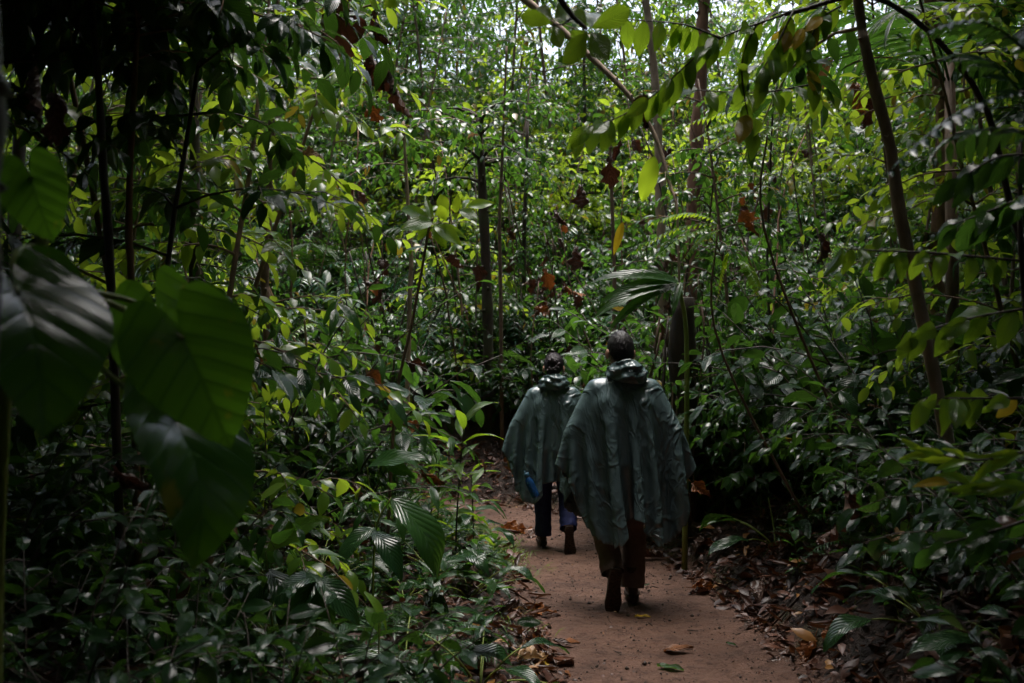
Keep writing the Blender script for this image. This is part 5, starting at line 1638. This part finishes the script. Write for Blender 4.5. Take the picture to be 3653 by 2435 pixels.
def people():
    Jm = dict(neck=(0, 0.0, 1.5), hx=-.02,
              armL=((-.34, -.04, 1.125), (-.30, .20, 1.03)), armR=((.33, -.07, 1.12), (.35, .14, .96)),
              legL=((-.09, 0, .90), (-.125, .06, .49), (-.085, -.115, .235), (-.075, -.235, .265), (-.100, -.215, .012), (0, -1, -.35)),
              legR=((.09, 0, .90), (.085, .09, .49), (.06, .015, .11), (.055, -.04, .012), (.075, .25, .012), (0, 0, -1)))
    x, y = 0.745, 6.66
    person('person with short dark hair in dark green rain poncho and brown trousers, walking away', (x, y, gz(x, y) + .012), 1.0, Jm, 'trouser_brown', 'hair_dark',
           dict(hw=.68, back=.87, front=.80, seed=4, wind=(.5, -.6, 0)), dict(seed=3, shift=.035, tilt=-.012, back=.115), (0, 0, R(14)), 'short', 'man')
    Jw = dict(neck=(0, 0, 1.5),
              armL=((-.36, -.05, 1.11), (-.40, .02, .86), (.05, .1, -1)), armR=((.33, -.05, 1.12), (.33, .18, 1.0)),
              legL=((-.09, 0, .90), (-.10, .10, .49), (-.095, .10, .11), (-.10, .045, .012), (-.115, .33, .012), (0, 0, -1)),
              legR=((.09, 0, .90), (.12, .02, .50), (.125, -.19, .22), (.125, -.300, .240), (.130, -.280, .008), (0, -1, -.35)))
    x, y = 0.365, 8.68
    g = gz(x, y) + .012
    person('person with dark braided hair in green rain poncho and navy trousers, walking ahead', (x, y, g), .935, Jw, 'trouser_navy', 'hair_purple',
           dict(hw=.69, back=.84, front=.80, seed=9, wind=(-.4, -.3, 0)), dict(seed=8, back=.105, rx=.112), (R(-6), 0, R(-4)), 'long', 'woman')
    # blue drinking bottle hanging from the hand at the left sleeve
    top = Vector((x - .40 * .935, y - .02, g + .735)); bot = P(1913, 1775, 8.36)
    top = P(1874, 1684, 8.40)
    ax = (bot - top).normalized(); L = (bot - top).length
    b = thing('water_bottle', 'translucent blue plastic drinking bottle hanging below the green poncho sleeve', 'bottle', bot)
    q = (-ax).to_track_quat('Z', 'Y').to_matrix().to_4x4()

    def lathe(prf, n=24):
        mb = MB(); V = []
        for r, z in prf:
            for j in range(n): V.append((r * math.cos(2 * math.pi * j / n), r * math.sin(2 * math.pi * j / n), z))
        mb.add(V, [(i * n + j, i * n + (j + 1) % n, (i + 1) * n + (j + 1) % n, (i + 1) * n + j) for i in range(len(prf) - 1) for j in range(n)])
        return mb
    h = L * .80
    obj('bottle_body', lathe([(.001, .004), (.024, .0), (.034, .004), (.036, .014), (.036, h * .45), (.034, h * .5), (.036, h * .55), (.036, h * .78), (.028, h * .92), (.020, h)]).mesh('bottle_body', MT['bottle']), b, None, q)
    obj('cap', lathe([(.0, h - .002), (.023, h - .002), (.024, h + .03), (.020, h + .038), (.0, h + .038)]).mesh('cap', MT['bottle_cap']), b, None, q)
    lp = MB(); tube(lp, [(.018 * math.cos(t), 0, h + .036 + .022 * math.sin(t)) for t in np.linspace(0, math.pi, 12)], .0035, 6)
    obj('carry_loop', lp.mesh('carry_loop', MT['bottle_cap']), b, None, q)
    pr = MB()
    for i in range(9):                     # column of small teal print marks up the side
        z = h * .42 + i * .010; a = math.pi + .55
        for s in (0, .10):
            V = [(.0364 * math.cos(a + s + o), .0364 * math.sin(a + s + o), z + dz) for o, dz in ((0, 0), (.07, 0), (.07, .006 + .002 * (i % 2)), (0, .006))]
            if (i * 3 + int(s * 10)) % 4: pr.add(V, [(0, 1, 2, 3)])
    obj('print', pr.mesh('print', MT['bottle_print']), b, None, q)


people()
# ------------------------------------------------------------------ litter, clods, grass
FL = {}
for i in range(5):
    FL['flat%d' % i] = leaf_t(['ovate', 'ellip', 'lance', 'ovate', 'ellip'][i], [.5, .42, .3, .6, .5][i], 9, 4, .25 * (-1) ** i, .35 + .2 * i, .03, .5 if i % 2 else -.3, .4 * (i - 2), seed=40 + i)


def flm(i, mat):
    return leaf_mesh('flat%d' % i, FL['flat%d' % i], mat)


def lay(x, y, L, i, mat, label, group, rg, name='fallen_leaf', az=None, lift=0.012, me=None):
    a = rg.uniform(0, 6.28) if az is None else az
    e = .02
    n = norm(np.array([gz(x - e, y) - gz(x + e, y), gz(x, y - e) - gz(x, y + e), 2 * e]))
    D = np.array([math.cos(a), math.sin(a), 0]); D = norm(D - n * D.dot(n)); D = norm(D + n * rg.uniform(0, .18))
    Rm = frames(D[None], (n + rg.normal(0, .15, 3))[None])[0]
    o = obj(name, me or flm(i, mat), None, None, M4((x, y, gz(x, y) + lift), Rm, L))
    return tag(o, label, 'leaf', group)


def litter():
    rg = np.random.default_rng(31)

    def on(px, py):          # photo pixel -> point on the trail plane
        d = (CAM.z + .02) * F_PX / (py - 1286)
        p = P(px, py, d); return p[0], p[1]
    for px, py, L, i, mat, az, lab in ((2265, 2199, .10, 1, 'yellow_leaf', .1, 'flat yellow leaf on the trail behind the lifted boot'), (2345, 2370, .14, 1, 'leaf_broad', -.3, 'fallen green leaf lying on the bare trail'),
                                       (2365, 2318, .17, 0, 'dead_orange', -.2, 'curled orange brown leaf lying on the trail beside the green one'), (1930, 2385, .10, 1, 'yellow_leaf', .3, 'narrow yellow leaf at the left trail edge'),
                                       (2015, 2293, .09, 0, 'dead_orange', -.1, 'small orange leaf on the trail'), (1885, 2190, .10, 1, 'leaf_broad', -.2, 'green leaf lying by the left trail edge'), (2590, 2300, .06, 1, 'leaf_broad', -.4, 'tiny green leaf on the right of the trail'),
                                       (1885, 2235, .13, 0, 'dead', 1.3, 'pointed red brown leaf at the left trail edge'), (2380, 1985, .07, 2, 'yellow_leaf', .1, 'thin yellow sliver by the right trail edge'), (2300, 2090, .06, 0, 'leaf_dark', .8, 'little dark green leaf on the trail beside the boots'), (2405, 1850, .10, 3, 'yellow_leaf', .2, 'yellow leaf on the litter beside the right trail edge')):
        x, y = on(px, py); lay(x, y, L, i, mat, lab, None, rg, az=az)
    for px, py, L, k, mat, az, lab in ((1920, 2325, .24, 1, 'dead', 1.9, 'brown pleated dead leaf with its stalk on the trail edge'), (1840, 2400, .22, 2, 'dead_tan', .9, 'pale curled dead leaf at the bottom trail edge'), (1795, 1888, .34, 3, 'dead_orange', -.3, 'large wet orange leaf lying across the left trail edge'), (1880, 1905, .2, 4, 'dead', -.2, 'dark shrivelled leaf beside the large wet orange one'), (2420, 1945, .30, 0, 'dead_orange', .2, 'rust coloured dead leaf lying at the right trail edge'), (1700, 2120, .30, 5, 'dead', 2.2, 'dim wine brown dead leaf in the left verge'), (2960, 2290, .34, 1, 'dead', -.8, 'wet wine red leaf on the right bank litter'), (3150, 2300, .30, 2, 'dead_tan', .2, 'pale torn leaf on the right bank litter'), (2800, 2000, .26, 3, 'dead', .6, 'dull purple brown leaf on the right bank litter')):
        x, y = on(px, py); lay(x, y, L, 0, mat, lab, None, rg, 'dead_leaf', az, .02, crm(k, mat))
    # individual fallen leaves along both edges
    n = 0
    while n < 270:
        x, y = rg.uniform(-1.6, 3.2), rg.uniform(3.9, 11.5)
        d, s = path_dist(np.array([x]), np.array([y])); e = float(d[0]) - PHW
        pr = .06 if e < -.15 else (.9 if e < .6 else .55)
        if float(s[0]) > 0 and e > .5: pr = .1
        if rg.uniform() > pr or not in_view((x, y, gz(x, y)), 0): continue
        left = float(s[0]) > 0
        m = rg.choice(['litter', 'dead', 'dead_orange', 'dead_tan'], p=[.38, .30, .25, .07])
        if e < -.15: L, lab, gp = rg.uniform(.03, .06), 'scrap of brown leaf trodden into the bare trail', 'leaf scraps on the trail'
        elif left: L, lab, gp = rg.uniform(.08, .22), 'wet fallen leaf in the litter along the left trail edge', 'fallen leaves left of the trail'
        else: L, lab, gp = rg.uniform(.08, .26), 'wet fallen leaf in the litter on the right bank', 'fallen leaves right of the trail'
        if L > .15: lay(x, y, L, 0, m, lab, gp, rg, 'fallen_leaf', None, .02, crm(n % 6, m if m != 'litter' else 'dead'))
        else: lay(x, y, L, n % 5, m, lab, gp, rg)
        n += 1
    # the rest of the litter: nobody could count it
    mb = MB(); N = 66000
    x = rg.uniform(-2.6, 4.2, N); y = rg.uniform(3.4, 12.4, N); d, s = path_dist(x, y); e = d - PHW + .25 * fbm(x * 1.3, y * 1.3, 5, 3)
    pr = np.where(e < -.1, .02, np.where(s < 0, .9, .6)); pr = np.where(e < -.1, pr, pr * np.clip(.85 + 2.0 * fbm(x * 1.7, y * 1.7, 77, 3), .5, 1)); k = rg.uniform(0, 1, N) < pr; x, y, e = x[k], y[k], e[k]; N = len(x)
    z = ground_z(x, y); a = rg.uniform(0, 6.28, N)
    D = np.stack([np.cos(a), np.sin(a), rg.normal(.05, .3, N)], -1); U = np.stack([rg.normal(0, .45, N), rg.normal(0, .45, N), np.ones(N)], -1)
    Rm = frames(D, U); L = np.where(e < -.1, rg.uniform(.015, .035, N), np.clip(.03 + rg.exponential(.045, N), .03, .16)); ch = rg.integers(0, 3, N)
    small = [leaf_t('ovate', .5, 3, 2, .3, .6, 0, seed=60), leaf_t('ellip', .4, 3, 2, -.3, .9, 0, seed=61), leaf_t('lance', .3, 3, 2, .4, -.5, 0, .3, seed=62)]
    pos = np.stack([x, y, z + rg.uniform(.002, .03, N)], -1)
    for q in range(3):
        m = ch == q; stamp(mb, small[q], pos[m], Rm[m], L[m], rg.uniform(0, 1, m.sum()))
    o = obj('leaf_litter', mb.mesh('leaf_litter', MT['litter'])); tag(o, 'bed of wet brown leaf litter beside the trail', 'leaf litter', None, 'stuff')
    # twigs and clods
    mb = MB()
    for i in range(420):
        x, y = rg.uniform(-1.5, 3), rg.uniform(3.9, 11); d, s = path_dist(np.array([x]), np.array([y]))
        L = rg.uniform(.03, .10) if d[0] < PHW else rg.uniform(.06, .35); a = rg.uniform(0, 6.28)
        if d[0] < PHW * .9 and rg.uniform() < .6: continue
        q = [(x + math.cos(a) * L * t, y + math.sin(a) * L * t, gz(x + math.cos(a) * L * t, y + math.sin(a) * L * t) + .006 + .02 * t * (d[0] > PHW)) for t in (-.5, 0, .5)]
        tube(mb, q, [.002 + L * .01, .003 + L * .012, .001 + L * .008], 5)
    tag(obj('twig_litter', mb.mesh('twig_litter', MT['stem_dark'])), 'scattered dark twigs and bark bits on the soil', 'twigs', None, 'stuff')
    mb = MB(); N = 2600
    x = rg.uniform(-.4, 2.2, N); y = rg.uniform(4.2, 11.5, N); d, s = path_dist(x, y); k = d < PHW + .25; x, y = x[k], y[k]; z = ground_z(x, y)
    for i in range(len(x)):
        r = rg.uniform(.003, .009) if rg.uniform() < .93 else rg.uniform(.009, .018)
        v = np.array([(1, 0, 0), (-1, 0, 0), (0, 1, 0), (0, -1, 0), (0, 0, 1), (0, 0, -.5)]) * rg.uniform(.6, 1.2, (6, 1)) * r + (x[i], y[i], z[i] + r * .3)
        mb.add(v, None, [(0, 2, 4), (2, 1, 4), (1, 3, 4), (3, 0, 4), (2, 0, 5), (1, 2, 5), (3, 1, 5), (0, 3, 5)])
    tag(obj('clods', mb.mesh('clods', MT['stem_dark'])), 'small dark clods and crumbs strewn over the dirt trail', 'clods', None, 'stuff')
    # grass tufts at the left trail edge
    mb = MB(); bl = leaf_t('strap', .07, 4, 2, .5, .9, seed=5)
    for cx, cy, n in [(on(1800, 1990)[0], on(1800, 1990)[1], 260), (on(1770, 1950)[0], on(1770, 1950)[1], 200), (on(1830, 2040)[0], on(1830, 2040)[1], 90), (on(1840, 2280)[0], on(1840, 2280)[1], 40), (on(1700, 1900)[0], on(1700, 1900)[1], 120)]:
        px, py = cx + rg.normal(0, .10, n), cy + rg.normal(0, .16, n); a = rg.uniform(0, 6.28, n)
        D = np.stack([np.cos(a), np.sin(a), rg.uniform(.5, 2.0, n)], -1)
        stamp(mb, bl, np.stack([px, py, ground_z(px, py)], -1), frames(D, np.tile([0, 0, 1.0], (n, 1))), rg.uniform(.05, .13, n), rg.uniform(0, 1, n))
    tag(obj('grass', mb.mesh('grass', MT['grass'])), 'short bright grass tufts along the left trail edge', 'grass', None, 'stuff')


litter()
